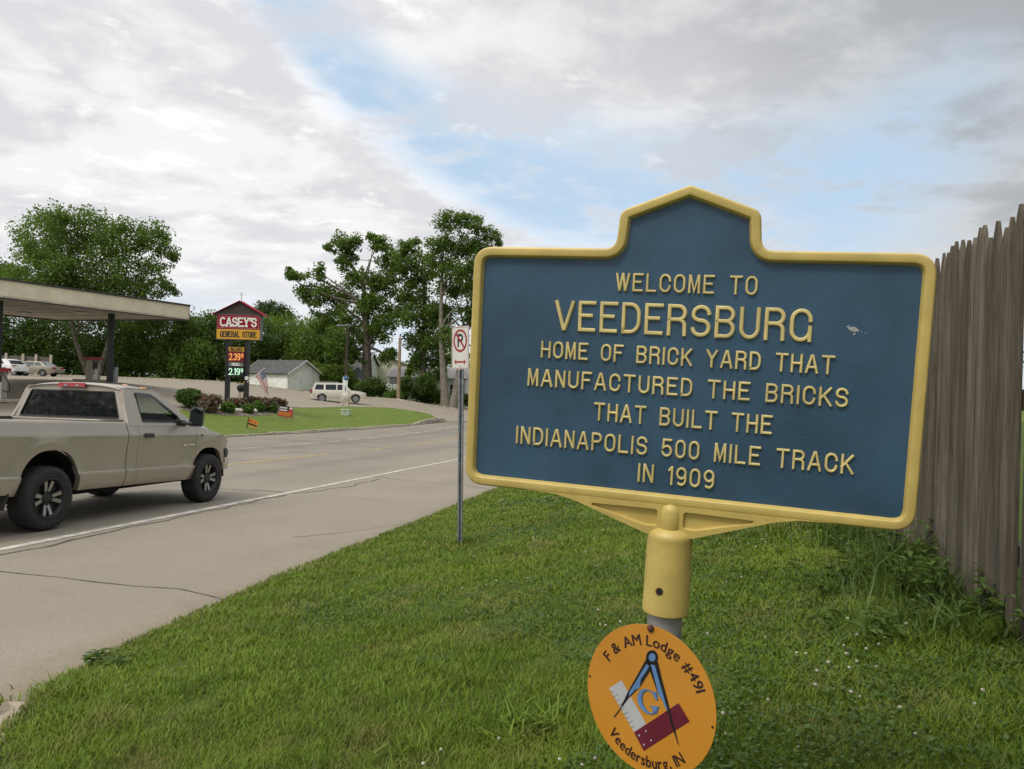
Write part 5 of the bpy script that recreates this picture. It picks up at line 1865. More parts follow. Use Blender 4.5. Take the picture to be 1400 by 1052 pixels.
def build_flag():
    Z = 49.6
    a = W(337.5, 523, Z); b = W(362.5, 503.5, Z)
    root = T('flag', 'striped national flag hanging from an angled pole on the store sign post', 'flag', a)
    MB().tube([(0, 0, 0), tuple(b - a)], .020, 8).build('pole', M['sign_white2'], root)
    M['flag_red'] = mat('flag_red', (.36, .03, .035), .85, var=.05); M['flag_blue'] = mat('flag_blue', (.035, .05, .12), .85, var=.05); M['flag_white'] = mat('flag_white', (.68, .67, .65), .85, var=.04)
    # hoist along the outer pole, cloth falling down
    p0, p1 = W(361.5, 504, Z), W(349, 513.5, Z)         # along pole (hoist)
    q0, q1 = W(366.5, 544, Z), W(365, 536, Z)           # fly end, drooping
    nu, nv = 26, 40
    V = []
    for i in range(nu + 1):
        u = i / nu
        top = p0 + (p1 - p0) * u
        end = W(366.5 - 2.5 * 0 + 0.5 * u, 533.5 + 10.5 * u, Z)
        for j in range(nv + 1):
            v = j / nv
            P = top + (end - top) * v
            P = P + CF * (.10 * math.sin(u * 9 + v * 3) * v) + CR * (.06 * math.sin(u * 7 + 1.5) * v * (1 - v) * 2)
            V.append(P - a)
    mm = MB(); n = nv + 1
    fc = []; mi = []
    for i in range(nu):
        for j in range(nv):
            u = (i + .5) / nu; v = (j + .5) / nv
            stripe = int(u * 13)
            k = 0 if stripe % 2 == 0 else 1
            if u < 7 / 13 and v < .40:
                k = 2
                if (i % 2 == 0) and (j % 3 == 0): k = 1
            mi.append(k); fc.append((i * n + j, (i + 1) * n + j, (i + 1) * n + j + 1, i * n + j + 1))
    mm.add(V, fc); mm.m = mi
    mm.build('cloth', [M['flag_red'], M['flag_white'], M['flag_blue']], root, fix=False, smooth=80)


build_flag()

# ------------------------------------------------------------------ yard signs on the island
M['yard_orange'] = mat('yard_orange', (.60, .27, .035), .5, var=.05)
M['yard_red'] = mat('yard_red', (.42, .045, .03), .5, var=.08)


def yard_sign(label, base_px, quad, kind):
    b = G(*base_px); Z = b[1]
    b = drop(b, .08)
    root = T('yard_sign', label, 'yard sign', b)
    P = [W(x, y, Z + dz) - b for x, y, dz in quad]        # tl, tr, br, bl
    nrm = np.cross(P[1] - P[0], P[3] - P[0]); nrm /= np.linalg.norm(nrm)
    if nrm[1] > 0: nrm = -nrm
    def f(u, v, k): return P[0] * (1 - u) * (1 - v) + P[1] * u * (1 - v) + P[2] * u * v + P[3] * (1 - u) * v + nrm * k
    def rect(u0, u1, v0, v1, k): return [f(u0, v0, k), f(u1, v0, k), f(u1, v1, k), f(u0, v1, k)]
    def patch(name, rs, mt, k):
        m = MB()
        for r in rs:
            a = rect(*r, k); bb = rect(*r, k - .004); m.add(a + bb, [(0, 1, 2, 3), (7, 6, 5, 4), (0, 4, 5, 1), (1, 5, 6, 2), (2, 6, 7, 3), (3, 7, 4, 0)])
        m.build(name, mt, root, smooth=0)
    r = random.Random(3)
    if kind == 'orange':
        patch('panel', [(0, 1, 0, 1)], M['yard_orange'], 0)
        patch('bold_lettering', [(.08 + .13 * i, .19 + .13 * i, .55, .82) for i in range(7)], M['sign_brown'], .006)
        patch('small_lettering', [(.10 + .11 * i, .18 + .11 * i, .12, .40) for i in range(7) if i not in (3,)], M['yard_red'], .006)
        a = P[0] + (P[3] - P[0]) * -.15
        m = MB().tube([tuple(P[0]), tuple(P[3] + (P[3] - P[0]) * .9)], .028, 6); m.build('stake', M['sign_brown'], root)
    else:
        patch('panel', [(0, 1, 0, 1)], M['black'], 0)
        patch('red_field', [(0.02, .98, .50, .98), (.68, .98, .2, .5)], M['yard_red'], .006)
        patch('white_field', [(.08, .60, .10, .45), (.74, .95, .06, .22)], M['sign_white'], .007)
        patch('white_lettering', [(.05 + .105 * i, .12 + .105 * i, .60, .75) for i in range(8)] + [(.06 + .1 * i, .13 + .1 * i, .80, .90) for i in range(8) if i != 2], M['yard_orange'], .011)
        patch('dark_lettering', [(.12 + .1 * i, .19 + .1 * i, .20, .34) for i in range(5)], M['black'], .012)
        for c, e in ((P[0], P[3]), (P[1], P[2])):
            m = MB().tube([tuple(c + (c - e) * .02), tuple(e + (e - c) * .42)], .022, 6); m.build('frame_leg', M['steel'], root)


yard_sign('small orange yard sign tilted on a dark stake on the grass island', (337, 588), [(340.5, 571, 0), (353.5, 577, 0), (351, 586.5, 0), (338, 582, 0)], 'orange')
yard_sign('red and black yard sign on two thin legs beside the flower bed', (391, 575), [(381, 554.5, 0), (401.5, 557, 0), (400, 571.5, 0), (380, 569, 0)], 'red')

# ------------------------------------------------------------------ lamp post with notices and utility box
def build_lamp():
    b = G(472, 556.5); Z = b[1]
    root = T('street_lamp', 'dark street lamp with flat head and white notices on its pedestal beyond the island', 'street lamp', b)
    s = Z / F
    tp = W(475, 447, Z) - b
    m = MB().tube([(0, 0, .9), tuple(tp * .5 + np.array([0, 0, .4])), tuple(tp)], [.12, .10, .07], 10); m.build('pole', M['sign_brown'], root)
    hd = W(463.5, 446, Z) - b
    m = MB().tube([tuple(tp), tuple(tp * .4 + hd * .6)], .04, 8); m.build('arm', M['sign_brown'], root)
    m = MB().box(tuple(hd * .75 + tp * .25 + np.array([0, 0, .04])), (.75, .30, .13)); m.build('lamp_head', M['cabinet'], root, bevel=.04)
    m = MB().box((0, 0, .28), (.60, .60, .95)); m.build('pedestal', M['kerb'], root, bevel=.03)
    m = MB().box((-.02, -.16, 1.62), (.40, .06, 1.55)); m.build('notice_board', M['white'], root, bevel=.01)
    m = MB().box((.0, -.20, 2.35), (.30, .02, .24)); m.build('blue_notice', M['ink_blue'], root)
    m = MB().box((.02, -.20, 1.45), (.05, .02, .35)); m.build('notice_mark', M['black'], root)
    m = MB(); zz = (W(474, 517, Z) - b)
    m.lathe([(.20, -.05), (.20, .05), (0, .05)], 14, (np.array([zz[0], zz[1] - .14, zz[2]]), np.array([1., 0, 0]), np.array([0, 0, 1.]), np.array([0, -1., 0]))); m.build('round_meter', M['cabinet'], root)
    # separate green utility box
    M['pale_green'] = mat('box_green', (.40, .47, .36), .6, var=.06)
    b2 = drop(G(472.5, 569.5), .08)
    r2 = T('utility_box', 'pale green utility box on the grass in front of the street lamp', 'utility box', b2)
    MB().box((0, 0, .18), (.62, .55, .40)).build('body', M['pale_green'], r2, bevel=.02)
    MB().box((0, 0, .41), (.68, .60, .06)).build('lid', M['pale_green'], r2, bevel=.015)
    MB().box((.0, -.285, .28), (.10, .02, .05)).build('latch', M['steel'], r2)


build_lamp()

# timber utility pole, thin mast, yellow bollard
p = at(544.5, 80.5)
o = T('utility_pole', 'bare wooden utility pole standing at the side street kerb', 'utility pole', p)
M['pole_wood'] = mat('pole_wood', (.26, .19, .12), .9, var=.2, scale=4, stretch=(3, 3, .3))
tp = W(547, 462, 80.5) - p
MB().tube([(0, 0, -.2), tuple(tp)], [.19, .14], 12).build('pole', M['pole_wood'], o)
MB().box((tp[0] + .12, -.16, tp[2] - 1.0), (.12, .1, .35)).build('bracket', M['steel'], o)
p = at(502, 90)
o = T('steel_mast', 'thin pale steel mast rising through the tree crown behind the SUV', 'mast', p)
tp = W(499.5, 383, 90) - p
MB().tube([(0, 0, 0), tuple(tp * .6), tuple(tp)], [.10, .07, .05], 8).build('shaft', M['steel'], o)
MB().lathe([(.11, 0), (.11, .12), (0, .16)], 10, (np.array(tp), np.array([1., 0, 0]), np.array([0, 1., 0]), np.array([0, 0, 1.]))).build('cap', M['steel'], o)
p = at(334, 62)
o = T('bollard', 'slim yellow bollard behind the store sign post', 'bollard', p)
MB().lathe([(.09, -.1), (.09, 1.05), (.06, 1.12), (0, 1.14)], 12).build('post', M['store_yellow'], o)
MB().lathe([(.092, .80), (.092, .90)], 12).build('band', M['black'], o)
p = at(329, 53, .1)
o = T('barbecue_grill', 'small round black kettle shape standing among the red flowers', 'grill', p)
MB().lathe([(.0, .62), (.16, .66), (.26, .82), (.27, .92), (.22, 1.06), (.08, 1.14), (0, 1.15)], 16).build('kettle', M['black'], o)
for k in range(3):
    a = 2 * PI * k / 3; MB().tube([(.10 * math.cos(a), .10 * math.sin(a), .68), (.26 * math.cos(a), .26 * math.sin(a), 0)], .018, 6).build('leg', M['black'], o)

# ------------------------------------------------------------------ houses
M['roof_pale'] = mat('pale_shingles', (.26, .25, .235), .95, var=.2, scale=5)
M['cream_siding'] = mat('cream_siding', (.52, .49, .37), .8, var=.06, scale=1.5)
M['pale_siding'] = mat('pale_siding', (.60, .59, .55), .8, var=.06, scale=1.5)
M['house_glass'] = mat('house_glass', (.03, .036, .04), .08, var=.1)
M['lattice'] = mat('blue_lattice', (.34, .42, .50), .7, var=.15, scale=6)


def build_house(name, label, px, Z, w, dpt, hw, hr, rz, wall, roof, wins=(), doors=(), over=.35, dz=0.0, trim=None):
    p = at(px, Z, dz)
    root = T(name, label, 'garage' if 'garage' in name else ('shed' if 'shed' in name else 'house'), p, rz)
    m = MB()
    # gable ends at +-x
    g = [(-dpt / 2, -.6), (dpt / 2, -.6), (dpt / 2, hw), (0, hw + hr), (-dpt / 2, hw)]
    for sx in (-1, 1):
        m.plate(g, f=lambda a, b, k, sx=sx: (sx * (w / 2 - .12 * k), a, b))
    for sy in (-1, 1):
        m.box((0, sy * (dpt / 2 - .063), hw / 2 - .302), (w - .245, .12, hw + .594))
    m.build('wall', wall, root, fix=False)
    # clapboard shadow lines
    m = MB()
    k = .5
    while k < hw - .1:
        m.box((0, -dpt / 2 - .004, k), (w, .012, .014)); m.box((w / 2 + .004, 0, k), (.012, dpt, .014)); k += .22
    m.build('siding_laps', wall, root, fix=False)
    sl = math.atan2(hr, dpt / 2); Ls = math.hypot(hr, dpt / 2) + over
    rf = MB()
    for sy in (-1, 1):
        c = np.array([0, sy * (dpt / 4 + over / 2 * math.cos(sl)), hw + hr / 2 - over / 2 * math.sin(sl) + .09])
        R_ = np.array(Matrix.Rotation(-sy * sl, 3, 'X'))
        rf.box(c, (w + 2 * over, Ls, .10), R_)
    ro = rf.build('roof', roof, root, fix=False)
    m = MB()
    for sx in (-1, 1):
        for sy in (-1, 1):
            c = np.array([sx * (w / 2 + over + .015), sy * (dpt / 4 + over / 2 * math.cos(sl)), hw + hr / 2 - over / 2 * math.sin(sl) + .06])
            m.box(c, (.03, Ls, .18), np.array(Matrix.Rotation(-sy * sl, 3, 'X')))
    m.build('bargeboard', trim or M['white'], ro, fix=False)
    for face, u, z0, ww, hh in wins:
        if face == 'f': c, s_ = (u, -dpt / 2 - .02, z0 + hh / 2), (ww, .05, hh); fr = (ww + .16, .04, hh + .16)
        else: c, s_ = (w / 2 + .02, u, z0 + hh / 2), (.05, ww, hh); fr = (.04, ww + .16, hh + .16)
        wf = MB().box(c, fr).build('window', M['white'], root)
        MB().box(c, s_).build('pane', M['house_glass'], wf)
        m = MB().box(c, (s_[0] + .01 if face == 'f' else .062, s_[1] + .012 if face == 'f' else ww, .05)); m.build('glazing_bar', M['white'], wf)
    for face, u, ww, hh, mt in doors:
        if face == 'f': c, s_ = (u, -dpt / 2 - .025, hh / 2), (ww, .05, hh)
        else: c, s_ = (w / 2 + .025, u, hh / 2), (.05, ww, hh)
        d_ = MB().box(c, s_).build('door', mt, root)
        hc = (c[0] + ww * .38, c[1] - .04, 1.0) if face == 'f' else (c[0] + .04, c[1] - ww * .38, 1.0)
        MB().box(hc, (.06, .06, .12)).build('handle', M['black'], d_)
    return root


# white garage: long side faces us, gable end to the right
build_house('garage', 'low white garage with grey shingle roof behind the store sign', 385, 88, 6.9, 4.6, 1.75, 1.35, math.radians(-32), M['siding'], M['roof'], doors=[('r', .3, 2.1, 1.6, M['siding'])], wins=[], dz=-.15)
build_house('shed', 'small white gabled shed with blue lattice front left of the big trunk', 487, 93, 3.0, 2.6, 2.2, 1.0, math.radians(-90 + 14), M['lattice'], M['roof'], doors=[('r', .0, .9, 1.9, M['white'])], over=.25)
build_house('house', 'cream clapboard house behind the big trunk with broad gable', 528, 112, 10, 9.5, 3.0, 2.0, math.radians(-82), M['cream_siding'], M['roof'], wins=[('r', -2.6, .9, 1.0, 1.3), ('r', 2.4, .9, 1.0, 1.3)])
build_house('house', 'grey roofed cream house half hidden by hedge behind the SUV', 462, 105, 9, 6, 3.0, 1.9, math.radians(-8), M['pale_siding'], M['roof'], wins=[('f', -2, 1, 1.1, 1.3), ('f', 1.5, 1, 1.1, 1.3)])
build_house('house', 'pale grey clapboard house with white porch post behind the double trunk tree', 592, 96, 9, 7, 2.9, 1.2, math.radians(-6), M['pale_siding'], M['roof_pale'], wins=[('f', -2.6, .9, 1.1, 1.3), ('f', .4, .9, 1.1, 1.3), ('f', 3.2, .9, 1.0, 1.3)], doors=[('f', -1.1, .95, 2.05, M['white'])])
build_house('house', 'low pale house seen between the double trunk and the no parking sign', 640, 100, 8, 7, 3.0, 1.2, math.radians(-4), M['pale_siding'], M['roof_pale'], wins=[('f', -1.8, .9, 1.4, 1.2), ('f', 1.8, .9, 1.2, 1.2)])
# horizontal tank by the hedge
p = at(531, 89, .1)
o = T('propane_tank', 'white rounded propane tank in the yard left of the wooden utility pole', 'tank', p, .25)
MB().lathe([(0, -1.5), (.3, -1.42), (.5, -1.2), (.56, -.95), (.56, .95), (.5, 1.2), (.3, 1.42), (0, 1.5)], 20, (np.array([0, 0, .95]), np.array([0, 1., 0]), np.array([0, 0, 1.]), np.array([1., 0, 0]))).build('shell', M['white'], o, smooth=60)
for x in (-.8, .8): MB().box((x, 0, .25), (.2, .8, .5)).build('foot', M['kerb'], o)
MB().lathe([(.16, 0), (.16, .2), (0, .22)], 12, (np.array([0, 0, 1.48]), np.array([1., 0, 0]), np.array([0, 1., 0]), np.array([0, 0, 1.]))).build('valve_hood', M['white'], o)

# ------------------------------------------------------------------ trees and shrubs
M['leaf_mid'] = leaf_mat('leaf_mid', (.052, .092, .016), (.145, .225, .042), .42)
M['leaf_dark'] = leaf_mat('leaf_dark', (.036, .068, .014), (.105, .168, .034), .36)
M['leaf_bright'] = leaf_mat('leaf_bright', (.070, .122, .018), (.170, .250, .042), .40)
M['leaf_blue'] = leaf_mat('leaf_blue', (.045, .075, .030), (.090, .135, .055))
M['leaf_shrub'] = leaf_mat('leaf_shrub', (.035, .075, .014), (.090, .155, .028), .25)
M['leaf_rose'] = leaf_mat('leaf_rose', (.085, .085, .045), (.270, .200, .150), .3)
M['leaf_ball'] = leaf_mat('leaf_ball', (.050, .115, .018), (.125, .215, .036), .3)
M['petal'] = mat('petal_red', (.42, .05, .04), .6, var=.2)


def leaf_cloud(name, lobes, leaf, n_leaf, mt, parent, rng, origin, clump=.24, per=55, shell=.35, flat=.75, ratio=1.0, pad=.12):
    """lobes: list of (centre, radii xyz). many leaf-sized faces gathered in twig clumps"""
    if leaf > .2: leaf, n_leaf, per = leaf * .68, int(n_leaf * 1.75), int(per * 1.25)
    C, S, SH = [], [], []
    vol = np.array([l[1][0] * l[1][1] * l[1][2] for l in lobes]) ** (2 / 3)
    share = vol / vol.sum()
    for (c, r), sh in zip(lobes, share):
        n = max(60, int(n_leaf * sh))
        k = max(4, int(n / per))
        d = rng.normal(size=(k, 3)); d /= np.linalg.norm(d, axis=1)[:, None]
        rad = (shell + (1.02 - shell) * rng.random(k) ** .55)[:, None]
        cc = np.asarray(c) + d * rad * np.asarray(r)
        idx = rng.integers(0, k, n)
        rm = min(r) * clump + pad
        g_ = rng.normal(size=(n, 3)); g_ *= np.minimum(1, 2.15 / np.linalg.norm(g_, axis=1))[:, None]
        p = cc[idx] + g_ * np.array([rm, rm, rm * flat]) * (.6 + .7 * rng.random(k)[idx][:, None])
        C.append(p)
        base = rng.random(k) * .75
        SH.append(np.clip(base[idx] + .35 * rng.random(n) - .05, 0, 1))
    C = np.concatenate(C) - np.asarray(origin); SH = np.concatenate(SH)
    n = len(C)
    nrm = rng.normal(size=(n, 3)) + np.array([0, 0, .7]); nrm /= np.linalg.norm(nrm, axis=1)[:, None]
    t = rng.normal(size=(n, 3)); t -= nrm * (t * nrm).sum(1)[:, None]; t /= np.linalg.norm(t, axis=1)[:, None]
    b = np.cross(nrm, t)
    s = (leaf * (.6 + .8 * rng.random(n)))[:, None]
    V = np.stack([C - t * s * .62, C + b * s * .36 * ratio + nrm * s * .08, C + t * s * .62, C - b * s * .36 * ratio + nrm * s * .08], 1).reshape(-1, 3)
    Fq = np.arange(n * 4).reshape(-1, 4)
    return big_mesh(name, V, faces4=Fq, mat=mt, parent=parent, attr=np.repeat(SH, 4))


def limb_pts(a, b, rng, bend=.12, n=7):
    a, b = np.asarray(a, float), np.asarray(b, float)
    L = np.linalg.norm(b - a)
    off = rng.normal(size=3) * L * bend * .5
    q = np.linspace(0, 1, n)
    P = a[None] * (1 - q)[:, None] + b[None] * q[:, None]
    P += np.sin(PI * q)[:, None] * off[None] + np.array([0, 0, 1.])[None] * (np.sin(PI * q) * L * bend * .4)[:, None]
    return P


def tree(label, base, Z, lobes, n_leaf=14000, leaf=.34, mt='leaf_mid', trunk=.35, forks=((0, .45),), bark='bark', seed=1, group=None, name='tree', depth=.9, top=None, cat='tree', clump=.24, per=55, shell=.35, jz=.5):
    rng = np.random.default_rng(seed)
    b = at(base, Z) if np.isscalar(base) else np.array(base)
    root = T(name, label, cat, b, 0, group)
    s = Z / F
    L = []
    for lx, ly, rx, ry in lobes:
        dz = rng.normal() * jz * (rx * s)
        c = W(lx, ly, Z + dz)
        c[2] = max(c[2], b[2] + ry * s * .8)
        L.append((c, np.array([rx * s, (rx + ry) / 2 * s * depth, ry * s])))
    leaf_cloud('crown', L, leaf, n_leaf, M[mt], root, rng, b, clump=clump, per=per, shell=shell)
    if trunk > 0:
        m = MB()
        cz = max(l[0][2] for l in L)
        for fx, fh in forks:
            # each stem climbs from the base towards the crown, limbs leave it for each lobe
            tz = b[2] + (cz - b[2]) * .82
            cx = np.mean([l[0][0] for l in L]) * .5 + (b[0] + fx * 4) * .5; cy = b[1]
            P = limb_pts(np.array([fx * trunk * .9, 0, -.3]), np.array([cx - b[0] + fx * 1.2, cy - b[1], tz - b[2]]), rng, .06, 10)
            R_ = np.linspace(1, .14, 10) ** 1.0 * trunk * (1.0 if len(forks) == 1 else .72)
            R_[0] *= 1.35
            m.tube(P, R_, 10)
            for i, (c, r) in enumerate(L):
                if len(forks) > 1 and i % len(forks) != (0 if fx == forks[0][0] else 1): continue
                h0 = min(.86, max(fh, (c[2] - b[2]) / (tz - b[2]) - .32 + .08 * rng.random()))
                k = h0 * 9; k0 = int(k); st_ = P[k0] + (P[min(k0 + 1, 9)] - P[k0]) * (k - k0)
                e = c - b + rng.normal(size=3) * r * .2
                Q = limb_pts(st_, e, rng, .14, 7)
                m.tube(Q, np.linspace(R_[k0] * .55, .02, 7), 6)
                for _ in range(3):
                    j = rng.integers(3, 6)
                    e2 = Q[j] + rng.normal(size=3) * r * .7
                    m.tube(limb_pts(Q[j], e2, rng, .12, 5), np.linspace(R_[k0] * .20, .012, 5), 5)
        m.build('trunk', M[bark], root, smooth=60, fix=False)
    return root


# the big walnut rising over the canopy
tree('large spreading tree rising above the station canopy at left', 128, 86, [(60, 330, 40, 36), (75, 300, 22, 18), (110, 318, 46, 30), (160, 328, 36, 28), (208, 330, 27, 24), (228, 345, 14, 22), (55, 372, 36, 28), (120, 362, 48, 32), (180, 372, 38, 32), (212, 395, 22, 18), (236, 398, 13, 6), (35, 385, 24, 20), (150, 400, 40, 24), (90, 400, 40, 24), (52, 345, 28, 20)], 24000, .34, 'leaf_mid', .40, ((-.9, .40), (1.1, .40)), 'bark', 3, per=75, clump=.22)
tree('round tree crown cut by the left edge above the canopy roof', -8, 92, [(0, 385, 24, 22), (-25, 375, 26, 26), (10, 400, 22, 16)], 7000, .36, 'leaf_mid', .3, seed=4)
WOODS = 'trees of the dark row behind the pumps'
for k, (px, Z, lob, mt, lbl) in enumerate([
    (20, 92, [(15, 455, 34, 28), (0, 490, 30, 26), (35, 490, 28, 26), (-20, 460, 30, 28)], 'leaf_dark', 'dark tree behind the plank enclosure at the left edge'),
    (75, 94, [(70, 452, 36, 30), (90, 488, 32, 28), (55, 488, 30, 26)], 'leaf_dark', 'dark leafy tree between the enclosure and the fuel pump'),
    (140, 96, [(140, 455, 40, 30), (120, 490, 34, 28), (160, 492, 34, 28)], 'leaf_dark', 'dark tree directly behind the canopy column'),
    (195, 92, [(195, 460, 32, 32), (180, 495, 30, 24), (212, 492, 28, 26), (200, 440, 24, 18)], 'leaf_mid', 'mid green tree just right of the canopy column'),
    (250, 90, [(250, 462, 28, 30), (238, 492, 26, 28), (265, 495, 24, 26), (246, 443, 16, 12)], 'leaf_mid', 'mid green tree left of the store sign'),
    (292, 94, [(285, 458, 26, 28), (300, 490, 30, 30), (280, 505, 24, 20)], 'leaf_dark', 'dark tree showing between the store sign posts'),
    (340, 96, [(340, 462, 30, 30), (330, 495, 30, 28), (355, 490, 28, 26)], 'leaf_dark', 'dark tree right behind the store sign price board'),
    (395, 97, [(385, 458, 34, 28), (410, 468, 32, 32), (375, 485, 36, 22), (420, 490, 28, 24)], 'leaf_bright', 'bright green bushy tree above the white garage'),
    (440, 96, [(440, 470, 28, 34), (430, 500, 26, 24), (452, 500, 22, 20)], 'leaf_mid', 'full green tree just right of the white garage')]):
    tree(lbl, px, Z, lob, 9000, .36, mt, .28, seed=20 + k, group=WOODS, per=60, clump=.26)
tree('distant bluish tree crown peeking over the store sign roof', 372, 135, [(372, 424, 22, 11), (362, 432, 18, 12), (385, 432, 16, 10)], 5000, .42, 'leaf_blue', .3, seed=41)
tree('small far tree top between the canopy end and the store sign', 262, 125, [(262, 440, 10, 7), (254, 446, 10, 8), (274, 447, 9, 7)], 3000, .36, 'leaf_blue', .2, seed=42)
# the open-branched tree in the middle
tree('tall open branched tree with thick dark trunk behind the SUV', 503, 88, [(474, 330, 22, 12), (455, 338, 12, 9), (474, 356, 16, 14), (405, 374, 18, 10), (392, 370, 9, 6), (437, 372, 12, 11), (428, 402, 25, 16), (462, 402, 20, 18), (492, 380, 20, 16), (519, 334, 18, 11), (510, 325, 9, 7), (535, 356, 18, 16), (528, 384, 22, 18), (508, 415, 22, 20), (472, 438, 24, 18), (440, 440, 20, 14), (530, 440, 20, 16), (500, 462, 26, 16), (462, 468, 22, 20), (528, 490, 14, 12), (480, 490, 16, 10), (542, 415, 16, 16)], 16500, .36, 'leaf_mid', .62, ((0, .34),), 'bark', 7, per=60, shell=.3, clump=.22)
tree('leafy tree with slim dark trunk left of the double trunk tree', 581, 87, [(562, 338, 16, 12), (553, 362, 20, 16), (580, 365, 20, 18), (571, 398, 22, 20), (560, 432, 18, 16), (590, 430, 20, 18), (595, 460, 28, 22), (566, 466, 16, 14), (576, 495, 20, 14), (603, 490, 16, 14), (592, 512, 18, 10), (560, 505, 12, 8)], 11000, .34, 'leaf_mid', .40, ((0, .34),), 'bark', 8, per=60, clump=.22)
tree('tallest airy tree with forked pale double trunk left of the no parking sign', 613, 83, [(612, 305, 16, 14), (630, 300, 15, 13), (648, 308, 14, 11), (668, 320, 15, 11), (680, 331, 8, 6), (600, 332, 18, 16), (632, 336, 24, 18), (658, 345, 20, 16), (610, 362, 22, 18), (640, 372, 22, 20), (672, 352, 14, 10), (616, 396, 24, 18), (650, 400, 18, 18), (604, 428, 20, 16), (640, 432, 18, 16), (660, 440, 14, 12), (618, 462, 18, 16), (662, 380, 14, 12)], 15000, .30, 'leaf_mid', .58, ((-.55, .46), (.75, .46)), 'bark_pale', 9, per=45, shell=.22, clump=.22)

for k, (bx_, by_, hh_) in enumerate([(-37.8, -13.2, 9), (-32.5, -20, 10), (-64, -28, 9)]):
    bz_ = float(hgt(bx_, by_))
    rng_ = np.random.default_rng(90 + k)
    ro_ = T('tree', ['tallest roadside tree across the road behind the viewer', 'second roadside tree behind the viewer, nearer the road', 'smaller far roadside tree behind the viewer'][k], 'tree', (bx_, by_, bz_), 0, 'trees behind the viewer')
    Lb = [(np.array([bx_ + rng_.normal() * 2, by_ + rng_.normal() * 2, bz_ + hh_ * q]), np.array([5.2, 5.2, 3.8])) for q in (.2, .4, .55, .7, .85)]
    leaf_cloud('crown', Lb, .55, 6500, M['leaf_dark'], ro_, rng_, (bx_, by_, bz_), per=50)
    MB().tube([(0, 0, -.3), (.2, .1, hh_ * .4), (.1, .3, hh_ * .8)], [.4, .3, .1], 8).build('trunk', M['bark'], ro_)

# the wood that closes the view down the road beyond the marker
wr = np.random.default_rng(77)
Lw = []
for k in range(34):
    x_ = -12 + k * 4.2 + wr.normal() * 1.5; y_ = 128 + wr.normal() * 5 - k * .5
    if 14 < x_ < 34: y_ += 60
    h_ = wr.uniform(3.5, 6.5)
    Lw.append((np.array([x_, y_, float(hgt(x_, y_)) + h_ * .75]), np.array([4.0, 4.0, h_])))
struct(leaf_cloud('far_wood', Lw, .62, 20000, M['leaf_mid'], None, wr, (0, 0, 0), per=60), 'stuff')

SHR = 'shrubs along the far kerb'
for k, (px, Z, lob, mt, n, lbl) in enumerate([
    (505, 84, [(500, 532, 12, 8), (512, 528, 10, 10), (522, 533, 8, 7)], 'leaf_dark', 3200, 'dark clipped shrub round the foot of the thick trunk'),
    (541, 82, [(540, 541, 6, 5), (534, 542, 6, 4)], 'leaf_mid', 1200, 'low green shrub left of the wooden utility pole'),
    (553, 84, [(553, 535, 6, 10), (555, 525, 6, 8)], 'leaf_dark', 1600, 'tall dark shrub just right of the wooden utility pole'),
    (583, 85, [(575, 538, 12, 10), (590, 540, 14, 10), (583, 525, 12, 12), (600, 545, 10, 8)], 'leaf_dark', 5200, 'wide dark shrub under the slim trunk tree'),
    (628, 90, [(628, 546, 12, 6), (645, 548, 10, 6)], 'leaf_dark', 2200, 'low dark hedge right of the double trunk'),
    (450, 90, [(448, 513, 18, 12), (466, 515, 14, 12), (432, 510, 10, 12)], 'leaf_bright', 5200, 'bright green hedge behind the SUV roof'),
    (490, 90, [(489, 530, 8, 8), (483, 536, 6, 5)], 'leaf_mid', 1600, 'green shrub in front of the blue lattice shed')]):
    tree(lbl, px, Z, lob, n, .26, mt, .08, seed=60 + k, group=SHR, name='shrub', cat='shrub', per=40, shell=.5)

BED = 'shrubs of the flower bed under the store sign'
bedZ = 46.5
def bed_shrub(label, px, py_base, lobes, n, mt, seed, leaf=.10, flowers=0, stem=.03):
    g = G(px, py_base); Z = g[1]
    rng = np.random.default_rng(seed)
    b = drop(g, .09)
    root = T('garden_shrub', label, 'shrub', b, 0, BED)
    s = Z / F
    L = [(W(x, y, Z + .15 * i), np.array([rx * s, rx * s, ry * s])) for i, (x, y, rx, ry) in enumerate(lobes)]
    leaf_cloud('foliage', L, leaf, n, M[mt], root, rng, b, clump=.14, per=22, shell=.55, ratio=1.2, pad=.02)
    m = MB()
    for c, r in L:
        for _ in range(4):
            m.tube(limb_pts(np.array([0, 0, -.1]) + rng.normal(size=3) * .03, c - b + rng.normal(size=3) * r * .3, rng, .1, 5), np.linspace(stem, .008, 5), 6)
    m.build('stems', M['bark'], root, fix=False)
    if flowers:
        m = MB()
        for i in range(flowers):
            c, r = L[i % len(L)]
            d = rng.normal(size=3); d[1] = -abs(d[1]); d[2] = abs(d[2]) + .3; d /= np.linalg.norm(d)
            p = c - b + d * r * 1.02
            m.lathe([(0, -.03), (.04, -.015), (.06, .02), (.03, .03), (0, .02)], 7, (p, np.array([1., 0, 0]), np.array([0, 1., 0]), np.array([0, 0, 1.])))
        m.build('blossoms', M['petal'], root, fix=False)


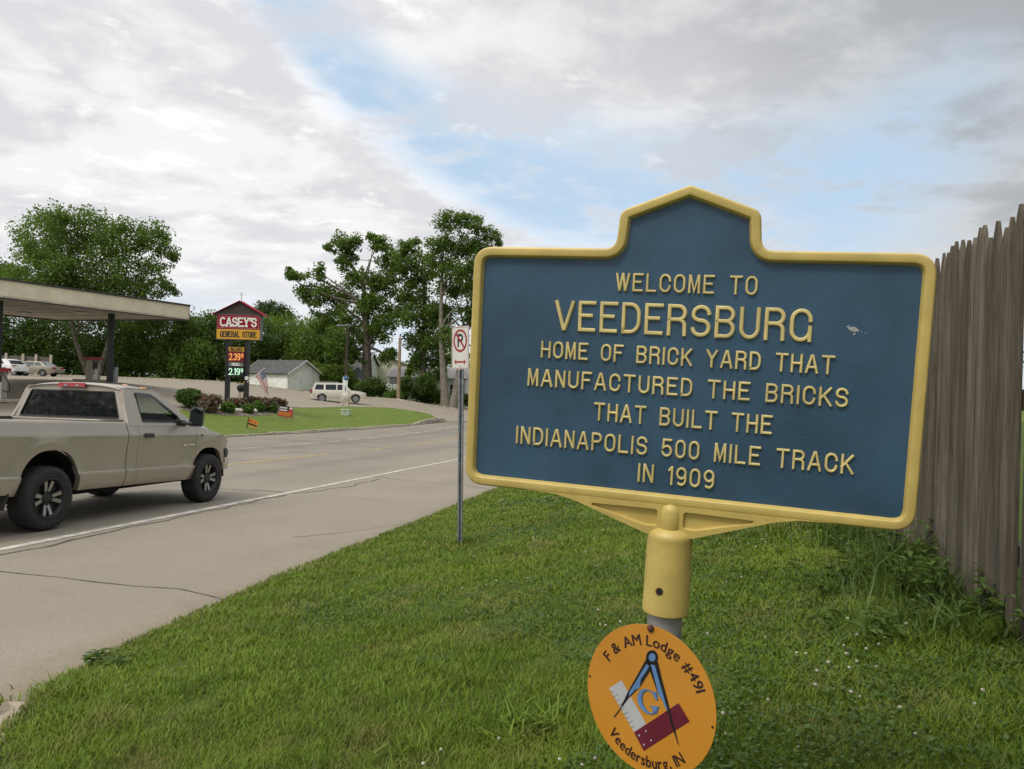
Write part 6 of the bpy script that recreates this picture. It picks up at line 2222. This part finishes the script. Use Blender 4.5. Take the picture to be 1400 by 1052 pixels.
bed_shrub('tall rounded evergreen shrub at the left end of the flower bed', 257, 560, [(258, 543.5, 14.5, 10.5), (252, 541, 9, 8), (266, 541, 8, 8)], 11000, 'leaf_shrub', 71, .085)
bed_shrub('loose pinkish rose bush beside the tall evergreen shrub', 285, 566, [(283, 555, 14, 10), (294, 548, 9, 8), (275, 548, 8, 9)], 4200, 'leaf_rose', 72, .11, 10)
bed_shrub('pair of red flowering rose bushes between the store sign posts', 320, 560, [(318, 552, 10, 7), (330, 552, 9, 7)], 3000, 'leaf_rose', 73, .10, 16)
bed_shrub('broad reddish rose bush right of the store sign posts', 352, 562, [(345, 552, 12, 9), (358, 552, 12, 9), (368, 554, 9, 8)], 4600, 'leaf_rose', 74, .11, 12)
bed_shrub('small rose bush behind the red yard sign', 382, 563, [(380, 551, 7, 6), (388, 552, 5, 5), (376, 547, 5, 4)], 1800, 'leaf_rose', 75, .10, 8)
for k, (px, py, r, lbl) in enumerate([(311.5, 566.5, 8.2, 'clipped green ball shrub leftmost of the front bed row'), (338, 567, 7.4, 'clipped green ball shrub second from left in the front bed row'), (353, 565, 7.8, 'clipped green ball shrub second from right in the front bed row'), (371, 565.5, 7.2, 'clipped green ball shrub rightmost of the front bed row')]):
    bed_shrub(lbl, px, py, [(px, py - r * .95, r, r * .92)], 4600, 'leaf_ball', 80 + k, .085)
# mulch and pale stones under the bed
M['mulch'] = mat('mulch', (.16, .125, .095), .95, var=.3, scale=9, bump=.8, bscale=20, bdist=.05)
bp_ = [G(a, b) for a, b in [(243, 561), (262, 566), (290, 569), (330, 571.5), (365, 570.5), (392, 566), (396, 561), (370, 556.5), (320, 555.5), (270, 557)]]
cxy = np.mean([p[:2] for p in bp_], 0)
V = []; n_ = len(bp_)
PP = smooth_poly([(p[0], p[1], 1.2) for p in bp_], 3)
m = MB()
rings = 6
for i in range(rings + 1):
    for p in PP:
        q = cxy + (np.array(p) - cxy) * i / rings
        V.append((q[0], q[1], float(hgt(q[0], q[1])) + .085 + .04 * (1 - i / rings) + .015))
k_ = len(PP)
m.add(V, [(i * k_ + j, (i + 1) * k_ + j, (i + 1) * k_ + (j + 1) % k_, i * k_ + (j + 1) % k_) for i in range(rings) for j in range(k_)])
struct(m.build('flower_bed', M['mulch']))
M['stone'] = mat('pale_stone', (.42, .38, .32), .9, var=.2, scale=6)
rs = np.random.default_rng(5)
for px, py, lbl in ((300, 563.5, 'pale boulder between the rose bush and the leftmost ball shrub'), (325, 565.5, 'pale boulder right of the leftmost ball shrub'), (345.5, 566, 'pale boulder between the two middle ball shrubs')):
    g = drop(G(px, py), .09)
    bm = bmesh.new(); bmesh.ops.create_icosphere(bm, subdivisions=2, radius=.26)
    for v_ in bm.verts:
        v_.co = Vector((v_.co.x * 1.25, v_.co.y, v_.co.z * .62)) * (1 + .14 * math.sin(v_.co.x * 17 + px) * math.cos(v_.co.y * 13))
    me = bpy.data.meshes.new('boulder'); bm.to_mesh(me); bm.free(); me.materials.append(M['stone'])
    ob = bpy.data.objects.new('boulder', me); COL.objects.link(ob); ob.location = tuple(g + np.array([0, 0, .08])); tag(ob, lbl, 'boulder', 'boulders in the flower bed')

# ------------------------------------------------------------------ grass of the verge
def grass_mat(name, a, b, dry):
    m = bpy.data.materials.new(name); m.use_nodes = True
    t = NT(m.node_tree); out = t.n('ShaderNodeOutputMaterial')
    at_ = t.n('ShaderNodeAttribute'); at_.attribute_name = 'shade'
    tc = t.n('ShaderNodeTexCoord')
    n1 = t.noise(tc.outputs['Object'], 2.2, 4, .6); n2 = t.noise(tc.outputs['Object'], .55, 4, .6)
    c = t.mix(at_.outputs['Fac'], a, b)
    n3 = t.noise(tc.outputs['Object'], 5.5, 4, .65); n4 = t.noise(tc.outputs['Object'], 1.1, 5, .65, .4)
    c = t.mix(t.rng(n3, .50, .68, 0, .60), c, tuple(q * .80 for q in a))
    c = t.mix(t.rng(n1, .50, .68, 0, .70), c, dry)
    c = t.mix(t.rng(n4, .56, .70, 0, .60), c, tuple(q * .85 for q in dry))
    c = t.mix(t.rng(n2, .50, .70, 0, .35), c, tuple(q * 1.25 for q in b))
    c = t.mix(t.rng(at_.outputs['Fac'], .93, .97, 0, .8), c, (.19, .155, .075))
    p = t.n('ShaderNodeBsdfPrincipled'); t.put(p.inputs['Base Color'], c); p.inputs['Roughness'].default_value = .55; p.inputs['Specular IOR Level'].default_value = .3
    tr = t.n('ShaderNodeBsdfTranslucent'); t.put(tr.inputs[0], t.mix(.6, c, (.16, .22, .03)))
    mx = t.n('ShaderNodeMixShader'); mx.inputs[0].default_value = .32
    t.t.links.new(p.outputs[0], mx.inputs[1]); t.t.links.new(tr.outputs[0], mx.inputs[2]); t.t.links.new(mx.outputs[0], out.inputs[0])
    return m


M['grass'] = grass_mat('grass_blades', (.084, .148, .010), (.220, .315, .028), (.250, .225, .064))
M['weed'] = grass_mat('weed_leaves', (.045, .090, .016), (.115, .185, .034), (.07, .11, .024))


def vnoise(x, y, f, seed):
    """cheap smooth value noise for where tufts stand taller"""
    r = np.random.default_rng(seed); tab = r.random((64, 64))
    xs, ys = x * f, y * f
    i, j = np.floor(xs).astype(int), np.floor(ys).astype(int)
    u, v = xs - i, ys - j; u = u * u * (3 - 2 * u); v = v * v * (3 - 2 * v)
    g = lambda a, b: tab[a % 64, b % 64]
    return g(i, j) * (1 - u) * (1 - v) + g(i + 1, j) * u * (1 - v) + g(i, j + 1) * (1 - u) * v + g(i + 1, j + 1) * u * v


def blades(base, h, w, lean, rng, shade):
    """curved tapering blades: two quads and a tip each"""
    n = len(base)
    a = rng.random(n) * 2 * PI
    side = np.stack([np.cos(a), np.sin(a), np.zeros(n)], 1)
    la = a + PI / 2 + rng.normal(size=n) * .5
    out = np.stack([np.cos(la), np.sin(la), np.zeros(n)], 1) * (h * lean)[:, None]
    up = np.array([0, 0, 1.])[None] * h[:, None]
    P0 = base; P1 = base + up * .5 + out * .22; P2 = base + up * .93 + out * .95
    w = w[:, None] * side
    V = np.stack([P0 - w * .5, P0 + w * .5, P1 - w * .42, P1 + w * .42, P2], 1).reshape(-1, 3)
    k = (np.arange(n) * 5)[:, None]
    return V, np.concatenate([k, k + 1, k + 3, k + 2], 1), np.concatenate([k + 2, k + 3, k + 4], 1), np.repeat(shade, 5)


def build_grass():
    rng = np.random.default_rng(3)
    n = 1150000
    r = np.exp(rng.uniform(math.log(1.3), math.log(46), n)); th = rng.uniform(-1.05, .95, n)
    x, y = r * np.sin(th), r * np.cos(th)
    s, t = st(x, y)
    edge = .05 + .13 * (vnoise(x, y, 2.2, 1) - .5) + .10 * (vnoise(x, y, 7, 2) - .4)
    keep = (t < edge + edge_t(s)) & (t > -5.45)
    # worn, thinner patches
    thin = vnoise(x, y, 1.1, 5) * .6 + vnoise(x, y, 3.7, 6) * .4
    keep &= rng.random(n) < np.clip(1.35 - thin * .75, .3, 1)
    # bare scuffed hollow below the sign
    hol = G(615, 960)
    hd = np.hypot((x - hol[0]) / .34, (y - hol[1]) / .16)
    keep &= (hd > 1) | (rng.random(n) < .42)
    x, y, r, t, s = x[keep], y[keep], r[keep], t[keep], s[keep]
    n = len(x)
    tall = vnoise(x, y, 2.6, 8) * .55 + vnoise(x, y, 8, 9) * .45
    h = (.020 + .038 * tall ** 1.6) * (.55 + .8 * rng.random(n))
    h *= np.where(t > edge_t(s) - .25, 1.1, 1.0) * np.where(t < -4.6, 1.6, 1.0)
    w = np.maximum(.0032, .00125 * r) * (.7 + .7 * rng.random(n))
    z = hgt(x, y) + .004
    sh = np.clip(.25 + .55 * (vnoise(x, y, 3.1, 12) - .3) + .45 * rng.random(n) ** 1.2, 0, .92)
    dry = rng.random(n) < .045 + .45 * np.clip(1 - (edge_t(s) - t) / .16, 0, 1)
    sh[dry] = 1.0
    V, q4, q3, at_ = blades(np.stack([x, y, z], 1), h, w, .35 + .9 * rng.random(n), rng, sh)
    o = big_mesh('verge_grass', V, faces4=q4, tris=q3, mat=M['grass'], attr=at_)
    struct(o, 'stuff')
    print('blades', n)
    # clover: small round leaflets low in the sward, in drifts
    n = 90000
    r = np.exp(rng.uniform(math.log(1.6), math.log(14), n)); th = rng.uniform(-.75, .8, n)
    x, y = r * np.sin(th), r * np.cos(th); s, t = st(x, y)
    dr = vnoise(x, y, .9, 21) * .6 + vnoise(x, y, 2.7, 22) * .4 + np.clip((-t - 2.2) * .10, -.3, .2)
    keep = (t < -.25) & (t > -5.3) & (dr > .60)
    x, y, r = x[keep], y[keep], r[keep]; n = len(x)
    z = hgt(x, y) + .018 + .030 * rng.random(n)
    C = np.stack([x, y, z], 1)
    nrm = rng.normal(size=(n, 3)) * .45 + np.array([0, 0, 1.]); nrm /= np.linalg.norm(nrm, axis=1)[:, None]
    tt = rng.normal(size=(n, 3)); tt -= nrm * (tt * nrm).sum(1)[:, None]; tt /= np.linalg.norm(tt, axis=1)[:, None]
    b = np.cross(nrm, tt); sz = (.0085 * (.7 + .6 * rng.random(n)) * np.maximum(1, r / 5))[:, None]
    V = np.stack([C - tt * sz, C + b * sz * .9, C + tt * sz, C - b * sz * .9], 1).reshape(-1, 3)
    o = big_mesh('clover_leaves', V, faces4=np.arange(n * 4).reshape(-1, 4), mat=M['leaf_shrub'], attr=np.repeat(rng.random(n), 4))
    struct(o, 'stuff')
    # white clover heads
    m = MB(); M['clover'] = mat('clover_white', (.38, .35, .28), .8, var=.15, scale=60)
    cnt = 0
    for _ in range(2600):
        r_ = math.exp(rng.uniform(math.log(2.2), math.log(16))); a = rng.uniform(-.12, .75)
        x_, y_ = r_ * math.sin(a), r_ * math.cos(a); s_, t_ = st(x_, y_)
        if not (-5.2 < t_ < -.9): continue
        d_ = float(vnoise(np.array([x_]), np.array([y_]), 1.4, 31)[0])
        if rng.random() > max(0, d_ - .50) * .8 + .006: continue
        z_ = float(hgt(x_, y_)) + rng.uniform(.040, .075); q = rng.uniform(.0045, .0085) * max(1, r_ / 7)
        m.lathe([(0, -q * .7), (q * .8, -q * .45), (q, 0), (q * .75, q * .6), (0, q * .9)], 7, (np.array([x_, y_, z_]), np.array([1., 0, 0]), np.array([0, 1., 0]), np.array([0, 0, 1.])))
        cnt += 1
        if cnt > 130: break
    struct(m.build('clover_flowers', M['clover'], fix=False), 'stuff')


build_grass()


def weed_clump(label, pos, hh, nb, spread, seed, leafy=0, lean=.75):
    rng = np.random.default_rng(seed)
    pos = drop(pos)
    root = T('weed_clump', label, 'weeds', pos, 0, 'weeds on the verge')
    d = rng.normal(size=(nb, 2)) * spread
    base = np.concatenate([d, np.zeros((nb, 1))], 1)
    base[:, 2] = hgt(base[:, 0] + pos[0], base[:, 1] + pos[1]) - pos[2] - .01
    h = hh * (.45 + .65 * rng.random(nb)); w = .0065 + .007 * rng.random(nb)
    V, q4, q3, at_ = blades(base, h, w, lean * (.5 + .9 * rng.random(nb)), rng, np.clip(rng.random(nb), 0, .92))
    big_mesh('blades', V, faces4=q4, tris=q3, mat=M['weed'] if leafy else M['grass'], parent=root, attr=at_)
    if leafy:
        C = []
        m = MB()
        for k in range(max(5, leafy // 16)):
            b = np.array([*(rng.normal(size=2) * spread), 0.0]); b[2] = float(hgt(b[0] + pos[0], b[1] + pos[1])) - pos[2]
            tip = b + np.array([rng.normal() * .10, rng.normal() * .10, hh * rng.uniform(.6, 1.15)])
            P = limb_pts(b, tip, rng, .1, 6); m.tube(P, np.linspace(.005, .0018, 6), 5)
            for q in np.linspace(.2, 1, 16): C.append(b + (tip - b) * q + rng.normal(size=3) * .010)
        m.build('stalks', M['bark'] if False else M['weed'], root, fix=False)
        C = np.array(C); n = len(C)
        a = rng.random(n) * 2 * PI; t_ = np.stack([np.cos(a), np.sin(a), .15 + .35 * rng.random(n)], 1); t_ /= np.linalg.norm(t_, axis=1)[:, None]
        b2 = np.cross(t_, np.array([0, 0, 1.])); L = (.055 + .06 * rng.random(n))[:, None]
        V = np.stack([C, C + t_ * L * .5 + b2 * L * .16, C + t_ * L - np.array([0, 0, .25]) * L, C + t_ * L * .5 - b2 * L * .16], 1).reshape(-1, 3)
        big_mesh('leaves', V, faces4=np.arange(n * 4).reshape(-1, 4), mat=M['weed'], parent=root, attr=np.repeat(rng.random(n), 4))


def fpos(q, off):
    p = fence_a + fence_d * q + fence_n * off
    return np.array([p[0], p[1], 0])


weed_clump('tallest leafy weed clump leaning on the fence below the sign corner', fpos(1.15, .16), .36, 260, .12, 1, 170)
weed_clump('leafy weeds at the fence foot just left of the tallest clump', fpos(1.75, .14), .20, 240, .13, 2, 110)
weed_clump('grassy weeds at the fence foot hidden partly by the sign corner', fpos(2.5, .15), .30, 300, .16, 3, 60)
weed_clump('broad weed clump at the fence foot near the right edge', fpos(.55, .20), .27, 300, .15, 4, 150)
weed_clump('low arching weeds at the fence end by the right edge', fpos(.05, .17), .20, 240, .13, 5, 60, 1.1)
weed_clump('darker weeds growing a step out from the fence', fpos(1.0, .46), .16, 260, .16, 6, 120)
weed_clump('spreading low weeds out from the fence near the right edge', fpos(.2, .48), .12, 200, .16, 7, 60, 1.2)
weed_clump('weeds at the fence foot behind the sign', fpos(3.6, .15), .34, 240, .2, 8, 40)
weed_clump('small weed tuft in the worn kerb corner at lower left', G(88, 940), .09, 520, .13, 9, 0, 1.0)
weed_clump('single upright weed at the pavement edge lower left', G(136, 912), .085, 50, .03, 10, 12, .6)
weed_clump('coarse grass tuft low in the picture right of centre', G(720, 1000), .10, 200, .10, 11, 0, 1.1)
weed_clump('coarse grass tuft at the bottom edge near the centre', G(560, 1035), .075, 130, .08, 12, 0, 1.0)
weed_clump('long grass left unmown round the foot of the no parking post', G(630, 744), .13, 170, .07, 13, 0, .8)
